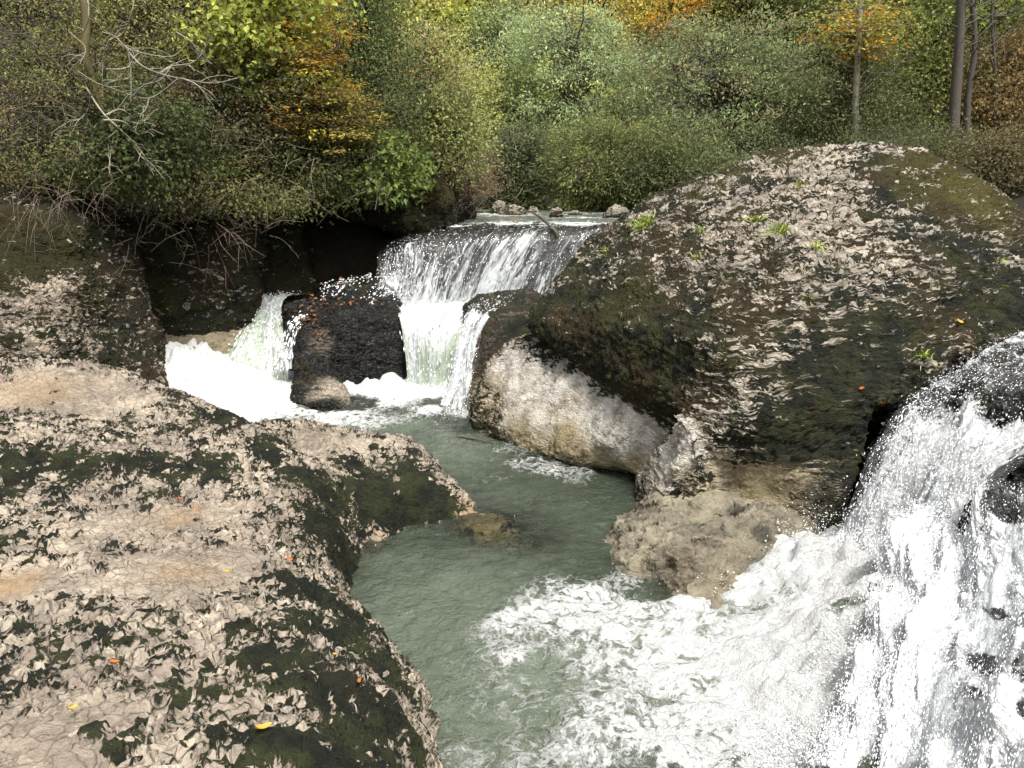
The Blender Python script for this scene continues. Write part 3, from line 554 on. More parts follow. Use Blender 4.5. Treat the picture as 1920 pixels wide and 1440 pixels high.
def cr(a, n):
    """Catmull-Rom resampling along axis 0 to n samples"""
    a = np.asarray(a, float); k = len(a); a = np.concatenate([[2 * a[0] - a[1]], a, [2 * a[-1] - a[-2]]])
    t = np.linspace(0, k - 1, n); i = np.minimum(t.astype(int), k - 2); f = (t - i).reshape(-1, *([1] * (a.ndim - 1)))
    p0, p1, p2, p3 = a[i], a[i + 1], a[i + 2], a[i + 3]
    return .5 * (2 * p1 + (p2 - p0) * f + (2 * p0 - 5 * p1 + 4 * p2 - p3) * f ** 2 + (3 * p1 - p0 - 3 * p2 + p3) * f ** 3)
def sheet(name, rows, thick, nu, nv, mat, off=0., amp=.03, parent=None, label=None, seed=0, drops=0, dsize=.01, streak=.12, holes=()):
    rr = []
    for r in rows: rr.append(cr([P(*q) for q in r], nv))
    G = cr(np.array(rr), nu)                                   # nu (flow) x nv (across)
    T = np.repeat(cr(np.array(thick, float)[:, None], nu), nv, axis=1)
    dv = np.linalg.norm(np.diff(G, axis=1), axis=2).mean(0).cumsum(); dv = np.r_[0, dv]
    du = np.linalg.norm(np.diff(G, axis=0), axis=2).mean(1).cumsum(); du = np.r_[0, du]
    tu = np.gradient(G, axis=0); tv = np.gradient(G, axis=1)
    N = np.cross(tu, tv); N /= np.linalg.norm(N, axis=2, keepdims=True) + 1e-9
    cdir = np.array([0, 0, CAMZ]) - G
    N *= np.sign((N * cdir).sum(-1, keepdims=True).mean()) or 1
    fl = np.stack([np.repeat(dv[None], nu, 0), np.repeat(du[:, None], nv, 1), np.full((nu, nv), float(seed))], -1).reshape(-1, 3)
    Vv = G.reshape(-1, 3); Nn = N.reshape(-1, 3)
    d = off + amp * fbm(fl * [5, 1.2, 1] + seed, 4, seed) + amp * .5 * fbm(fl * [14, 4, 1], 3, seed + 1)
    Vv = Vv + Nn * d[:, None]
    edge = np.minimum(np.linspace(0, 1, nv), 1 - np.linspace(0, 1, nv))[None]
    tk = T.ravel() + streak * fbm(fl * [2.4, .35, 1] + 3, 3, seed + 2) * 2 - .35 * (1 - sst(np.repeat(edge, nu, 0).ravel() + .08 * fbm(fl * 4, 3, seed), 0, .12))
    for (hu, hv, hr) in holes:                                  # where the dark rock breaks through the sheet
        rel = Vv - [0, 0, CAMZ]; dd = np.cross(rel, ray(hu, hv) / np.linalg.norm(ray(hu, hv))); dd = np.linalg.norm(dd * [1, 1, .6], axis=1)
        tk = tk - .22 * sst(1 - dd / hr + .6 * fbm(Vv * 6, 3, 44), 0, .6)
    me = mesh_np(name, Vv, grid_faces(nu, nv), {'flow': fl, 'thick': tk})
    o = link(name, me, mat, parent)
    if parent is None: tag(o, kind='structure')
    if drops:
        r_ = np.random.default_rng(seed + 50); idx = r_.integers(0, len(Vv), drops); w_ = tk[idx] > r_.uniform(.25, .6, drops); idx = idx[w_]; n = len(idx)
        tang = tu.reshape(-1, 3)[idx]; tang /= np.linalg.norm(tang, axis=1, keepdims=True) + 1e-9
        c = Vv[idx] + Nn[idx] * np.abs(r_.normal(0, .035, n))[:, None] + r_.normal(0, .02, (n, 3))
        drop_mesh(o, c, tang, dsize * r_.lognormal(-.1, .35, n), r_)
    return o, G
OCT_F = np.array([[0, 2, 4], [2, 1, 4], [1, 3, 4], [3, 0, 4], [2, 0, 5], [1, 2, 5], [3, 1, 5], [0, 3, 5]])
def drop_mesh(parent, c, tang, s, r_, name='droplets', st=(2., 6.)):
    n = len(c); a = np.cross(tang, r_.normal(size=(n, 3))); a /= np.linalg.norm(a, axis=1, keepdims=True) + 1e-9; b = np.cross(tang, a)
    L = s * r_.uniform(*st, n)
    vv = np.stack([c + a * s[:, None], c - a * s[:, None], c + b * s[:, None], c - b * s[:, None], c + tang * L[:, None], c - tang * L[:, None]], 1).reshape(-1, 3)
    f = (OCT_F[None] + (np.arange(n) * 6)[:, None, None]).reshape(-1, 3)
    tag(link(name, mesh_np(name, vv, f), M['drop'], parent), kind='stuff')
md = bpy.data.materials.new('water droplets'); t = NT(md)
t.out(t.n('BsdfPrincipled', {'Base Color': (.93, .95, .96), 'Roughness': .6, 'Specular IOR Level': .3})); M['drop'] = md

r1 = [[(790, 436, 17.6), (880, 426, 17.6), (1000, 421, 17.6), (1280, 416, 17.6)], [(742, 449, 15.7), (850, 437, 15.5), (1000, 430, 15.3), (1240, 423, 15.3)],
      [(716, 474, 14.9), (800, 452, 14.4), (950, 440, 14.25), (1220, 431, 14.5)], [(710, 498, 14.6), (790, 500, 14.1), (910, 500, 13.98), (1180, 500, 14.2)], [(712, 530, 14.4), (772, 574, 13.85), (880, 578, 13.85), (1150, 566, 14.05)]]
o, _ = sheet('waterfall', r1, [.5, .28, .45, .51, .55], 150, 260, M['curtain'], .03, .05, seed=1, drops=4500, dsize=.0045, streak=.05)
sheet('back_sheet', r1, [.45, .25, .34, .42, .5], 90, 150, M['curtain_b'], -.03, .04, parent=o, seed=2)
r6 = [[(640, 532, 14.9), (720, 520, 15.0), (790, 512, 14.7)], [(590, 546, 14.0), (690, 534, 14.2), (790, 540, 14.0)], [(575, 566, 13.3), (665, 556, 13.6), (790, 566, 13.7)], [(560, 580, 12.9), (640, 578, 12.8), (760, 582, 13.4)]]
sheet('waterfall', r6, [.62, .5, .42, .3], 80, 120, M['film'], .04, .03, seed=3, drops=900, dsize=.01)
r3 = [[(732, 561, 14.3), (810, 561, 14.3), (900, 561, 14.3)], [(742, 580, 13.3), (812, 582, 13.2), (885, 583, 13.1)], [(750, 600, 12.55), (810, 604, 12.4), (876, 602, 12.3)], [(758, 640, 12.3), (806, 645, 12.1), (862, 645, 12.0)], [(764, 706, 12.15), (803, 712, 12.0), (846, 708, 11.95)], [(764, 730, 12.1), (803, 735, 11.95), (846, 730, 11.9)]]
sheet('waterfall', r3, [1.1, 1.1, 1.0, .85, .8, .95], 120, 90, M['chute'], .02, .05, seed=4, drops=500, dsize=.007)
r2 = [[(474, 552, 15.2), (520, 556, 15.2), (590, 552, 15.2)], [(476, 562, 14.4), (505, 560, 14.3), (538, 562, 14.1)], [(456, 600, 13.9), (492, 600, 13.7), (530, 604, 13.4)], [(424, 650, 13.2), (480, 655, 13.0), (536, 655, 12.9)], [(396, 697, 12.9), (470, 702, 12.7), (542, 702, 12.4)], [(390, 720, 12.8), (470, 725, 12.7), (530, 725, 12.5)]]
sheet('waterfall', r2, [1.05, 1., .85, .8, .82, 1.05], 120, 90, M['chute'], .02, .07, seed=5, drops=900, dsize=.008)
r4 = [[(900, 556, 12.8), (990, 551, 12.9)], [(883, 576, 12.1), (965, 572, 12.1)], [(866, 610, 11.8), (915, 610, 11.5)], [(843, 700, 11.35), (893, 708, 11.0)], [(815, 788, 10.95), (880, 800, 10.6)]]
o, _ = sheet('waterfall', r4, [.35, .45, .56, .6, .66], 130, 50, M['curtain'], .04, .04, seed=6, drops=1300, dsize=.0048)
sheet('back_sheet', r4, [.3, .4, .5, .5, .55], 130, 50, M['curtain_b'], -.02, .04, parent=o, seed=7)
r5 = [[(560, 586, 12.95), (592, 588, 12.75)], [(545, 606, 12.6), (568, 606, 12.5)], [(527, 650, 12.45), (553, 650, 12.25)], [(515, 690, 12.4), (550, 692, 12.15)]]
sheet('waterfall', r5, [.4, .5, .55, .6], 70, 30, M['curtain'], .02, .03, seed=8, drops=400, dsize=.011)
HO = [(1850, 1250, .10), (1830, 1300, .06), (1870, 1150, .05), (1905, 900, .16), (1890, 950, .12), (1925, 1330, .05)]
r7 = [[(1908, 480, 9.4), (1950, 470, 9.4), (2150, 460, 9.6)], [(1900, 600, 8.4), (1960, 592, 8.3), (2150, 580, 8.4)], [(1800, 690, 7.1), (1890, 680, 6.8), (2100, 670, 6.5)], [(1715, 758, 6.5), (1810, 752, 6.2), (2030, 760, 5.75)], [(1665, 815, 6.28), (1780, 810, 5.9), (2000, 820, 5.35)],
      [(1615, 900, 6.18), (1735, 900, 5.72), (1900, 880, 5.3)], [(1575, 990, 6.1), (1690, 1010, 5.65), (1850, 985, 5.15)], [(1560, 1020, 6.05), (1680, 1050, 5.6), (1840, 1020, 5.1)]]
o, _ = sheet('waterfall', r7, [.55, .55, .5, .5, .64, .66, .70, .85], 260, 170, M['cascade'], .05, .10, seed=9, drops=13000, dsize=.0027, holes=HO)
sheet('back_sheet', r7, [.5, .42, .4, .36, .55, .6, .7, .8], 200, 120, M['cascade_b'], .02, .08, parent=o, seed=10, holes=HO)
r8 = [[(1715, 965, 5.5), (1840, 945, 5.15), (2000, 900, 4.9)], [(1680, 1050, 5.1), (1800, 1045, 4.7), (2020, 1010, 4.3)], [(1640, 1180, 4.55), (1770, 1200, 4.14), (2030, 1160, 3.7)], [(1580, 1320, 4.02), (1710, 1350, 3.72), (1990, 1340, 3.25)], [(1520, 1460, 3.66), (1650, 1510, 3.35), (1940, 1520, 3.0)]]
o, _ = sheet('waterfall', r8, [.55, .7, .68, .7, .8], 240, 200, M['cascade'], .08, .26, seed=11, drops=22000, dsize=.0023, holes=HO)
sheet('back_sheet', r8, [.5, .62, .6, .66, .8], 160, 140, M['cascade_b'], .0, .08, parent=o, seed=12, holes=HO)
# froth thrown up at the feet of the falls
rs = np.random.default_rng(77); cs = []
for (u, v, r, h, n) in [(350, 695, .6, .55, 900), (450, 705, .6, .25, 500), (1520, 1060, .55, .35, 3500), (1600, 1080, .5, .5, 3500), (1460, 1030, .3, .16, 700), (1640, 1200, .35, .6, 3500), (1560, 1330, .35, .5, 3500), (1500, 1440, .35, .4, 2500), (1700, 1060, .4, .5, 2500), (1560, 1010, .25, .3, 1500), (1560, 1250, .6, .3, 3000), (840, 780, .3, .25, 500), (790, 712, .6, .15, 400), (1350, 1110, .3, .12, 400), (1600, 1400, .5, .3, 2000)]:
    c = PZ(u, v, 0); q = np.c_[rs.normal(0, r * .5, n), rs.normal(0, r * .5, n), np.zeros(n)]
    q[:, 2] = rs.exponential(h * .35, n) * np.exp(-(q[:, 0] ** 2 + q[:, 1] ** 2) / r ** 2) + .03; cs.append(c + q)
cs = np.concatenate(cs); ds = rs.normal(size=cs.shape); ds /= np.linalg.norm(ds, axis=1, keepdims=True)
tag(link('spray', None, None), kind='structure') if 0 else None
sp = bpy.data.objects['pool_water']
drop_mesh(sp, cs, ds, .0042 * rs.lognormal(-.2, .4, len(cs)), rs, 'spray', (1, 1.6))

# ------------------------------------------------------------------ PLANTS
def leaf_mesh(name, c, d, n, L, W, r_, cl=None):
    """one folded quad per leaf: centre, direction, normal, length, width"""
    k = len(c); d = d / (np.linalg.norm(d, axis=1, keepdims=True) + 1e-9); s = np.cross(d, n); s /= np.linalg.norm(s, axis=1, keepdims=True) + 1e-9; nn = np.cross(s, d)
    L = L[:, None]; W = W[:, None]
    vv = np.stack([c, c + d * L * .45 + s * W * .5 + nn * W * .18, c + d * L - nn * L * .12, c + d * L * .45 - s * W * .5 + nn * W * .18], 1).reshape(-1, 3)
    f = np.arange(4 * k).reshape(-1, 4)
    return mesh_np(name, vv, f, {'rnd': np.repeat(r_.random(k) if cl is None else r_.random(k) * .45 + cl * .55, 4), 'rnd2': np.repeat(r_.random(k), 4)}, smooth=False)
def tubes(name, paths, k=5):
    VV, FF, b = [], [], 0
    ang = np.linspace(0, 2 * np.pi, k, endpoint=False)
    for pts, rad in paths:
        pts = np.asarray(pts, float); m = len(pts); t_ = np.gradient(pts, axis=0); t_ /= np.linalg.norm(t_, axis=1, keepdims=True) + 1e-9
        ref = np.array([.31, .87, .39]); a = np.cross(t_, ref); a /= np.linalg.norm(a, axis=1, keepdims=True) + 1e-9; c = np.cross(t_, a)
        rad = np.asarray(rad, float)[:, None, None]
        ring = pts[:, None] + rad * (a[:, None] * np.cos(ang)[None, :, None] + c[:, None] * np.sin(ang)[None, :, None])
        VV.append(ring.reshape(-1, 3)); i = np.arange(m - 1)[:, None] * k + np.arange(k)[None]; j = np.arange(m - 1)[:, None] * k + (np.arange(k)[None] + 1) % k
        FF.append(np.stack([i, j, j + k, i + k], -1).reshape(-1, 4) + b); b += m * k
    return mesh_np(name, np.concatenate(VV), np.concatenate(FF))
def curve(a, b, sag=0., jit=.06, n=7, r_=None, up=0.):
    a = np.array(a, float); b = np.array(b, float); t = np.linspace(0, 1, n)[:, None]; L = np.linalg.norm(b - a)
    p = a + (b - a) * t; p[:, 2] += (4 * t * (1 - t))[:, 0] * sag * L
    p[1:-1] += r_.normal(0, jit * L / 2, (n - 2, 3)); return p
def plant(name, label, cat, base, center, rad, col, tips=120, lpt=60, L=.07, W=.04, cr_=.28, bark='bark', trunk=.05, stems=1, seed=0, group=None,
          flat=.6, droop=0., shell=.3, horiz=0., twigs=1., col2=None, frac2=0., outward=.6, crown=True):
    r_ = np.random.default_rng(seed + 1000); base = np.array(base, float); center = np.array(center, float); rad = np.array(rad, float)
    root = empty(name, base, label, cat, group)
    # tips spread through the crown, lumpy outline
    q = r_.normal(size=(tips * 5, 3)); q /= np.linalg.norm(q, axis=1, keepdims=True)
    q *= (shell + (1 - shell) * r_.random(len(q)) ** .6)[:, None]
    lum = fbm(q * 2.1 + seed * 3.3, 3, seed); q *= (1 + .5 * lum)[:, None]
    kp = fbm(q * 2.6 + seed, 2, seed + 9) > -.38; q = q[kp][:tips]
    tp = center + q * rad - base
    tp[:, 2] = np.maximum(tp[:, 2], .05)
    # stems and limbs
    st, bp = [], []
    top = center + np.array([0, 0, rad[2] * .55]) - base
    for k in range(stems):
        a = r_.normal(0, trunk * 2.2 * (stems > 1), 3) * [1, 1, 0]; e = top + (r_.normal(0, .33, 3) * rad * (stems > 1))
        c = curve(a + [0, 0, -.3], e, 0, .05, 10, r_); st.append((c, np.linspace(trunk, trunk * .25, 10)))
    for p_ in tp[: int(tips * twigs)]:
        c = st[r_.integers(stems)][0]; j = int(np.clip(np.searchsorted(c[:, 2], p_[2] - .35 * np.linalg.norm(p_[:2] - c[5, :2]) - .1 * rad[2]), 1, 9))
        d = np.linalg.norm(p_ - c[j]); r0 = min(trunk * .4, .007 + .006 * d)
        bp.append((curve(c[j], p_, .06 - droop * .15, .07, 6, r_), np.linspace(r0, r0 * .25, 6)))
    link('trunk' if cat == 'tree' else 'stem', tubes('stem', st, 7), M[bark], root)
    if bp: link('branches', tubes('branches', bp, 4), M[bark], root)
    if crown and lpt:
        def cl(sel, cc, nm, sd):
            m = len(sel) * lpt; r2 = np.random.default_rng(sd)
            T = np.repeat(sel, lpt, 0); off = r2.normal(0, 1, (m, 3)) * [1, 1, flat] * (cr_ * r2.uniform(.6, 1.3, (len(sel), 1)).repeat(lpt, 0))
            c = T + off; out = c - (center - base); out /= np.linalg.norm(out, axis=1, keepdims=True) + 1e-9
            d = r2.normal(size=(m, 3)) * .9 + out * outward + np.array([0, 0, -droop]); 
            n = r2.normal(size=(m, 3)) * (1 - horiz) + np.array([0, 0, .8 + horiz * 1.5]) + out * .5
            if horiz: d[:, 2] *= (1 - horiz)
            s = r2.uniform(.65, 1.25, m)
            o = link(nm, leaf_mesh(nm, c, d, n, L * s, W * s, r2, np.repeat(r2.random(len(sel)), lpt)), M['leaf'], root); o.color = tuple(cc) + (1,)
        k2 = int(len(tp) * frac2)
        cl(tp[k2:], col, 'crown' if cat == 'tree' else 'foliage', seed)
        if k2: cl(tp[:k2], col2, 'crown' if cat == 'tree' else 'foliage', seed + 5)
    return root
def at_px(u, v, ru, rv, Y, deep=.8):
    c = P(u, v, Y); k = Y / FPX * 1.03; return c, (ru * k, max(ru, rv) * k * deep, rv * k)

# --- left bank shrubs: (u, v, ru, rv, Y, colour, tips, leaves per tip, L, W, cluster, name, label, extra)
LB = [
 (60, 60, 210, 150, 14.2, (.11, .115, .045), 190, 60, .05, .03, .26, 'shrub', 'brown leaved shrub filling the top left corner', dict()),
 (110, 240, 230, 160, 12.7, (.115, .10, .045), 230, 50, .05, .03, .22, 'shrub', 'brown twiggy shrub on the left cliff below the bare branches', dict(col2=(.10, .13, .04), frac2=.35)),
 (290, 60, 200, 120, 14.6, (.13, .13, .045), 190, 60, .055, .035, .26, 'shrub', 'olive green shrub along the top behind the pale bare branches', dict(col2=(.2, .2, .06), frac2=.3)),
 (255, 270, 150, 110, 12.5, (.045, .06, .022), 120, 60, .07, .06, .2, 'ivy', 'dark green ivy hanging behind the lower bare branches', dict(droop=.6)),
 (420, 210, 170, 130, 14.0, (.06, .07, .03), 190, 60, .06, .04, .24, 'shrub', 'dark green shrub between the bare branches and the orange beech', dict(col2=(.10, .075, .04), frac2=.35)),
 (350, 345, 170, 70, 13.2, (.085, .085, .035), 120, 45, .05, .03, .2, 'shrub', 'brown thinning bush hanging over the dark left cliff', dict(droop=.5)),
 (480, 360, 150, 60, 13.9, (.08, .09, .03), 120, 50, .06, .04, .2, 'shrub', 'low dark green fringe hanging over the cliff left of the cave', dict(droop=.6)),
 (500, 55, 110, 115, 14.2, (.19, .22, .055), 90, 45, .12, .10, .25, 'hazel_bush', 'yellow green hazel bush with broad leaves at the top left of the orange beech', dict()),
 (590, 130, 75, 150, 14.7, (.30, .20, .04), 120, 55, .075, .045, .22, 'beech_tree', 'orange and gold beech with layered sprays above the dark cave', dict(horiz=.75, flat=.18, col2=(.30, .27, .05), frac2=.4)),
 (600, 235, 120, 75, 14.6, (.17, .145, .04), 110, 55, .07, .045, .2, 'beech_bush', 'olive gold lower sprays of young beech below the orange one', dict(horiz=.75, flat=.18, col2=(.12, .12, .035), frac2=.45)),
 (560, 320, 130, 60, 14.6, (.06, .07, .03), 110, 50, .06, .04, .22, 'shrub', 'shaded dark shrub under the beech sprays', dict(droop=.3)),
 (715, 330, 85, 65, 15.2, (.09, .125, .035), 90, 42, .12, .065, .2, 'laurel_bush', 'bush with glossy bright green oval leaves hanging over the cave', dict(droop=.4)),
 (690, 90, 80, 150, 17.2, (.085, .11, .045), 190, 60, .08, .04, .3, 'tree', 'blue green tree rising right behind the orange beech', dict(cat='tree')),
 (680, 240, 90, 90, 16.6, (.05, .06, .028), 110, 55, .07, .04, .26, 'shrub', 'dark shrub between the beech and the pale willow thicket', dict()),
 (800, 170, 90, 150, 18.6, (.23, .25, .09), 200, 55, .08, .04, .3, 'tree', 'pale yellow green young tree on the bank above the river bend', dict(cat='tree', col2=(.24, .19, .1), frac2=.3)),
 (840, 260, 75, 90, 17.9, (.15, .17, .065), 120, 55, .08, .05, .26, 'shrub', 'light green bush overhanging the end of the left cliff', dict()),
 (875, 330, 60, 60, 19.5, (.13, .09, .055), 110, 40, .05, .03, .25, 'shrub', 'leafless looking brown shrub at the far left river bend', dict()),
]
for i, (u, v, ru, rv, Y, col, tips, lpt, L, W, crr, nm, lab, ex) in enumerate(LB):
    c, rad = at_px(u, v, ru, rv, Y); ex = dict(ex); cat = ex.pop('cat', 'shrub')
    b = (c[0] - rad[0] * .2, Y + .5 * rad[1], max(c[2] - rad[2] * 1.1, min(3.1, c[2] - .3)))
    plant(nm, lab, cat, b, c, rad, col, tips, lpt, L, W, crr, trunk=.035 if cat == 'shrub' else .08, stems=4 if cat == 'shrub' else 1, seed=i + 1, **ex)

# --- trees beyond the river: (u, vtop, ru, rv, Y, colour, ...)
BT = [
 (1075, 150, 120, 120, 31, (.23, .28, .15), 260, 90, .14, .05, .32, 'willow_tree', 'pale grey green round willow in the middle of the far bank', dict(col2=(.26, .28, .10), frac2=.15)),
 (1130, 315, 110, 85, 25.5, (.125, .14, .055), 260, 80, .13, .045, .28, 'willow_bush', 'low round olive willow bush right behind the upstream stones', dict(outward=1.4)),
 (965, 320, 70, 80, 27, (.085, .10, .05), 200, 75, .13, .05, .3, 'willow_bush', 'dark grey green bush left of the round olive willow bush', dict()),
 (1240, 330, 110, 80, 24.5, (.09, .105, .045), 240, 75, .13, .05, .3, 'willow_bush', 'dark olive bush close behind the left shoulder of the boulder', dict()),
 (1390, 190, 190, 140, 28, (.15, .185, .09), 360, 90, .14, .05, .34, 'willow_tree', 'largest spreading grey olive willow above the boulder', dict(col2=(.18, .17, .09), frac2=.25)),
 (1225, 180, 100, 100, 33, (.14, .16, .08), 260, 65, .13, .06, .42, 'tree', 'grey green alder between the two willows', dict()),
 (945, 130, 75, 120, 34, (.17, .21, .10), 220, 60, .14, .08, .4, 'alder_tree', 'light green alder left of the pale round willow', dict(col2=(.11, .14, .07), frac2=.3)),
 (1250, 40, 120, 75, 35.5, (.24, .23, .06), 200, 60, .17, .1, .5, 'tree', 'yellow and orange autumn tree high behind the alder', dict(col2=(.30, .19, .04), frac2=.3)),
 (1015, 15, 60, 60, 37, (.27, .25, .06), 130, 55, .2, .12, .5, 'tree', 'small golden tree beside the dark firs', dict()),
 (865, 60, 80, 80, 36, (.22, .23, .07), 200, 55, .17, .1, .5, 'tree', 'olive yellow tree at the top above the river bend', dict()),
 (880, 200, 60, 80, 30, (.22, .24, .08), 150, 55, .12, .06, .4, 'tree', 'small yellow olive tree below the top olive one', dict()),
 (930, 0, 50, 50, 38, (.2, .16, .13), 120, 50, .18, .1, .6, 'tree', 'greyish bare looking tree at the very top', dict()),
 (770, 10, 80, 70, 34, (.25, .28, .07), 140, 55, .2, .12, .55, 'tree', 'yellow green tree top peeking over the blue green tree', dict()),
 (1440, 20, 150, 80, 36, (.10, .115, .04), 240, 60, .2, .12, .6, 'tree', 'dark olive broadleaf tree high above the largest willow', dict()),
 (1345, 10, 70, 60, 36, (.2, .2, .06), 140, 60, .2, .12, .5, 'tree', 'olive gold tree right of the orange autumn tree', dict()),
 (1610, 55, 85, 55, 25.4, (.20, .20, .05), 60, 32, .14, .09, .35, 'tree', 'thin trunked tree with orange and green leaves right of centre', dict(col2=(.30, .18, .035), frac2=.4, horiz=.6, flat=.3)),
 (1590, 230, 120, 110, 26, (.09, .10, .045), 260, 65, .1, .05, .4, 'tree', 'dark bushy tree just behind the boulder top', dict()),
 (1740, 170, 130, 140, 28, (.13, .15, .05), 240, 60, .12, .08, .42, 'tree', 'olive leaved tree between the thin pale trunk and the twin dark trunks', dict()),
 (1800, 20, 190, 120, 30, (.14, .17, .05), 300, 60, .14, .1, .45, 'tree', 'high green canopy of the twin dark trunks at the top right', dict()),
 (1890, 190, 110, 120, 27, (.16, .125, .055), 240, 60, .12, .07, .4, 'tree', 'brownish tree at the right edge', dict()),
 (1730, 300, 140, 60, 23, (.075, .085, .04), 240, 60, .1, .04, .3, 'shrub', 'dark undergrowth bush behind the boulder crown', dict()),
 (1890, 310, 100, 60, 21, (.10, .09, .045), 200, 60, .1, .04, .3, 'shrub', 'dark brown undergrowth bush at the right edge', dict()),
 (1420, 330, 120, 50, 23.5, (.085, .10, .05), 220, 60, .1, .04, .3, 'shrub', 'low dark shrub directly above the boulder left shoulder', dict()),
]
for i, (u, v, ru, rv, Y, col, tips, lpt, L, W, crr, nm, lab, ex) in enumerate(BT):
    c, rad = at_px(u, v, ru, rv, Y); cat = 'shrub' if ('bush' in nm or nm == 'shrub') else 'tree'
    b = (c[0], Y + rad[1] * .2, min(gz1(c[0], Y), c[2] - rad[2] * .8))
    plant(nm, lab, cat, b, c, rad, col, tips, lpt, L, W, crr, trunk=.09 if cat == 'tree' else .04, stems=1 if nm == 'tree' else 6, seed=i + 40, group='trees on the far bank', **ex)
# --- wood on the hillside behind, copies of four trees
proto = []
for k, col in enumerate([(.14, .15, .05), (.09, .11, .045), (.20, .18, .06), (.06, .08, .045)]):
    proto.append(plant('forest_tree', 'tree', 'tree', (0, 0, 0), (0, 0, 5.2), (2.6, 2.6, 3.6), col, 190, 60, .24, .15, .6, trunk=.14, seed=90 + k, twigs=.5, group='wood on the hillside'))
def kids(o): return [c for c in C.objects if c.parent == o]
pk = [kids(p) for p in proto]; rf = random.Random(5); n_ = 0; first = [True] * 4
tone = {0: 'olive', 1: 'dark green', 2: 'yellowing', 3: 'blackish green'}
for row, (Y, dx) in enumerate([(41, 3.4), (46, 3.8), (52, 4.2), (59, 4.8), (67, 5.5)]):
    x = -.72 * Y + row
    while x < .72 * Y:
        k = rf.randrange(4); X = x + rf.uniform(-.8, .8); yy = Y + rf.uniform(-1.5, 1.5); s = rf.uniform(.85, 1.25)
        if first[k]: r = proto[k]; first[k] = False; ks = pk[k]
        else:
            r = proto[k].copy(); C.objects.link(r); ks = []
            for ch in pk[k]:
                d = ch.copy(); C.objects.link(d); d.parent = r; ks.append(d)
        g = rf.uniform(.8, 1.25); h = rf.choice([(1, 1, 1), (1.3, 1.05, .8), (1.7, 1.1, .5), (.9, 1.1, 1)])
        for d in ks:
            cc = pk[k][-1].color; d.color = (cc[0], cc[1], cc[2], 1)
        r.location = (X, yy, gz1(X, yy) - .4); r.rotation_euler = (0, 0, rf.uniform(0, 6.28)); r.scale = (s, s, s * rf.uniform(.9, 1.2))
        side = 'left' if X < -6 else ('right' if X > 6 else 'middle')
        r['label'] = '%s forest tree of hillside row %s in the %s of the wood' % (tone[k], ['one', 'two', 'three', 'four', 'five'][row], side)
        r['group'] = '%s trees in row %s, %s of the wood' % (tone[k], row + 1, side)
        x += dx
# --- standing trunks at the right
def trunk_tree(pxs, Y, r0, bark, label, seed):
    r_ = np.random.default_rng(seed); pts = [P(u, v, Y) for u, v in pxs]; b = pts[0].copy(); root = empty('tree', b, label, 'tree')
    c = cr(np.array(pts) - b, 14); link('trunk', tubes('trunk', [(c, np.linspace(r0, r0 * .55, 14))], 8), M[bark], root)
    bb = []
    for k in range(26):
        j = r_.integers(4, 14); e = c[j] + [r_.normal(0, .9), r_.normal(0, .7), r_.uniform(.1, 1.)]; bb.append((curve(c[j], e, .05, .1, 6, r_), np.linspace(.022, .005, 6)))
    link('branches', tubes('branches', bb, 4), M[bark], root)
trunk_tree([(1606, 290), (1604, 200), (1608, 110), (1614, 0), (1618, -60)], 25, .11, 'palebark', 'slender pale grey trunk standing behind the boulder top', 1)
trunk_tree([(1785, 300), (1790, 200), (1798, 100), (1802, 0), (1804, -60)], 24, .17, 'bark', 'thicker dark trunk of the twin trees at the top right', 2)
trunk_tree([(1812, 290), (1815, 180), (1828, 90), (1822, 0), (1815, -60)], 24.5, .10, 'bark', 'thinner leaning dark trunk of the twin trees at the top right', 3)
trunk_tree([(1862, 280), (1866, 150), (1860, 40), (1862, -60)], 26, .06, 'bark', 'thin dark trunk near the right edge', 4)

# --- bare branches leaning over the left bank
bt = empty('bare_tree', P(165, 200, 12.0), 'old mossy tree with pale bare curving branches at the upper left', 'tree')
def px_path(pl, Y, n=16): return cr(np.array([P(u, v, Y + dy) for (u, v, dy) in pl]) - P(165, 200, 12.0), n)
tr = [(150, -60, .4), (162, 30, .2), (160, 100, 0), (175, 150, 0), (190, 200, -.1), (215, 250, -.1)]
link('trunk', tubes('trunk', [(px_path(tr, 12.0, 20), np.linspace(.075, .025, 20))], 8), M['mossbark'], bt)
BR = [[(190, 60), (215, 68), (240, 90), (280, 102), (325, 105), (352, 80)], [(235, 88), (262, 120), (300, 138), (345, 148), (400, 156), (446, 146)], [(145, 133), (180, 155), (212, 166), (250, 180), (280, 184), (305, 170), (332, 148)],
      [(200, 130), (235, 128), (262, 108), (266, 70)], [(162, 165), (190, 208), (220, 238), (252, 268), (276, 300), (290, 322)], [(170, 178), (165, 205), (148, 224), (125, 222), (116, 195)], [(190, 225), (230, 228), (256, 250), (276, 248)],
      [(212, 262), (206, 300), (208, 330), (220, 350)], [(254, -30), (248, 20), (232, 60), (205, 75)], [(160, -40), (166, 30), (152, 70)], [(220, 245), (180, 275), (150, 285), (140, 250)], [(240, 95), (245, 140), (225, 150), (195, 150)],
      [(300, 138), (320, 125), (360, 118), (385, 95)], [(250, 180), (270, 160), (300, 150), (325, 120)], [(205, 75), (195, 100), (188, 130)], [(330, 60), (360, 80), (375, 110)], [(235, 225), (262, 232), (272, 224)], [(200, 215), (225, 205), (245, 215)], [(252, 268), (262, 290), (284, 310)],
      [(130, 60), (160, 90), (150, 120)], [(345, 148), (370, 160), (395, 190)], [(280, 184), (270, 210), (240, 225)]]
rb = np.random.default_rng(3)
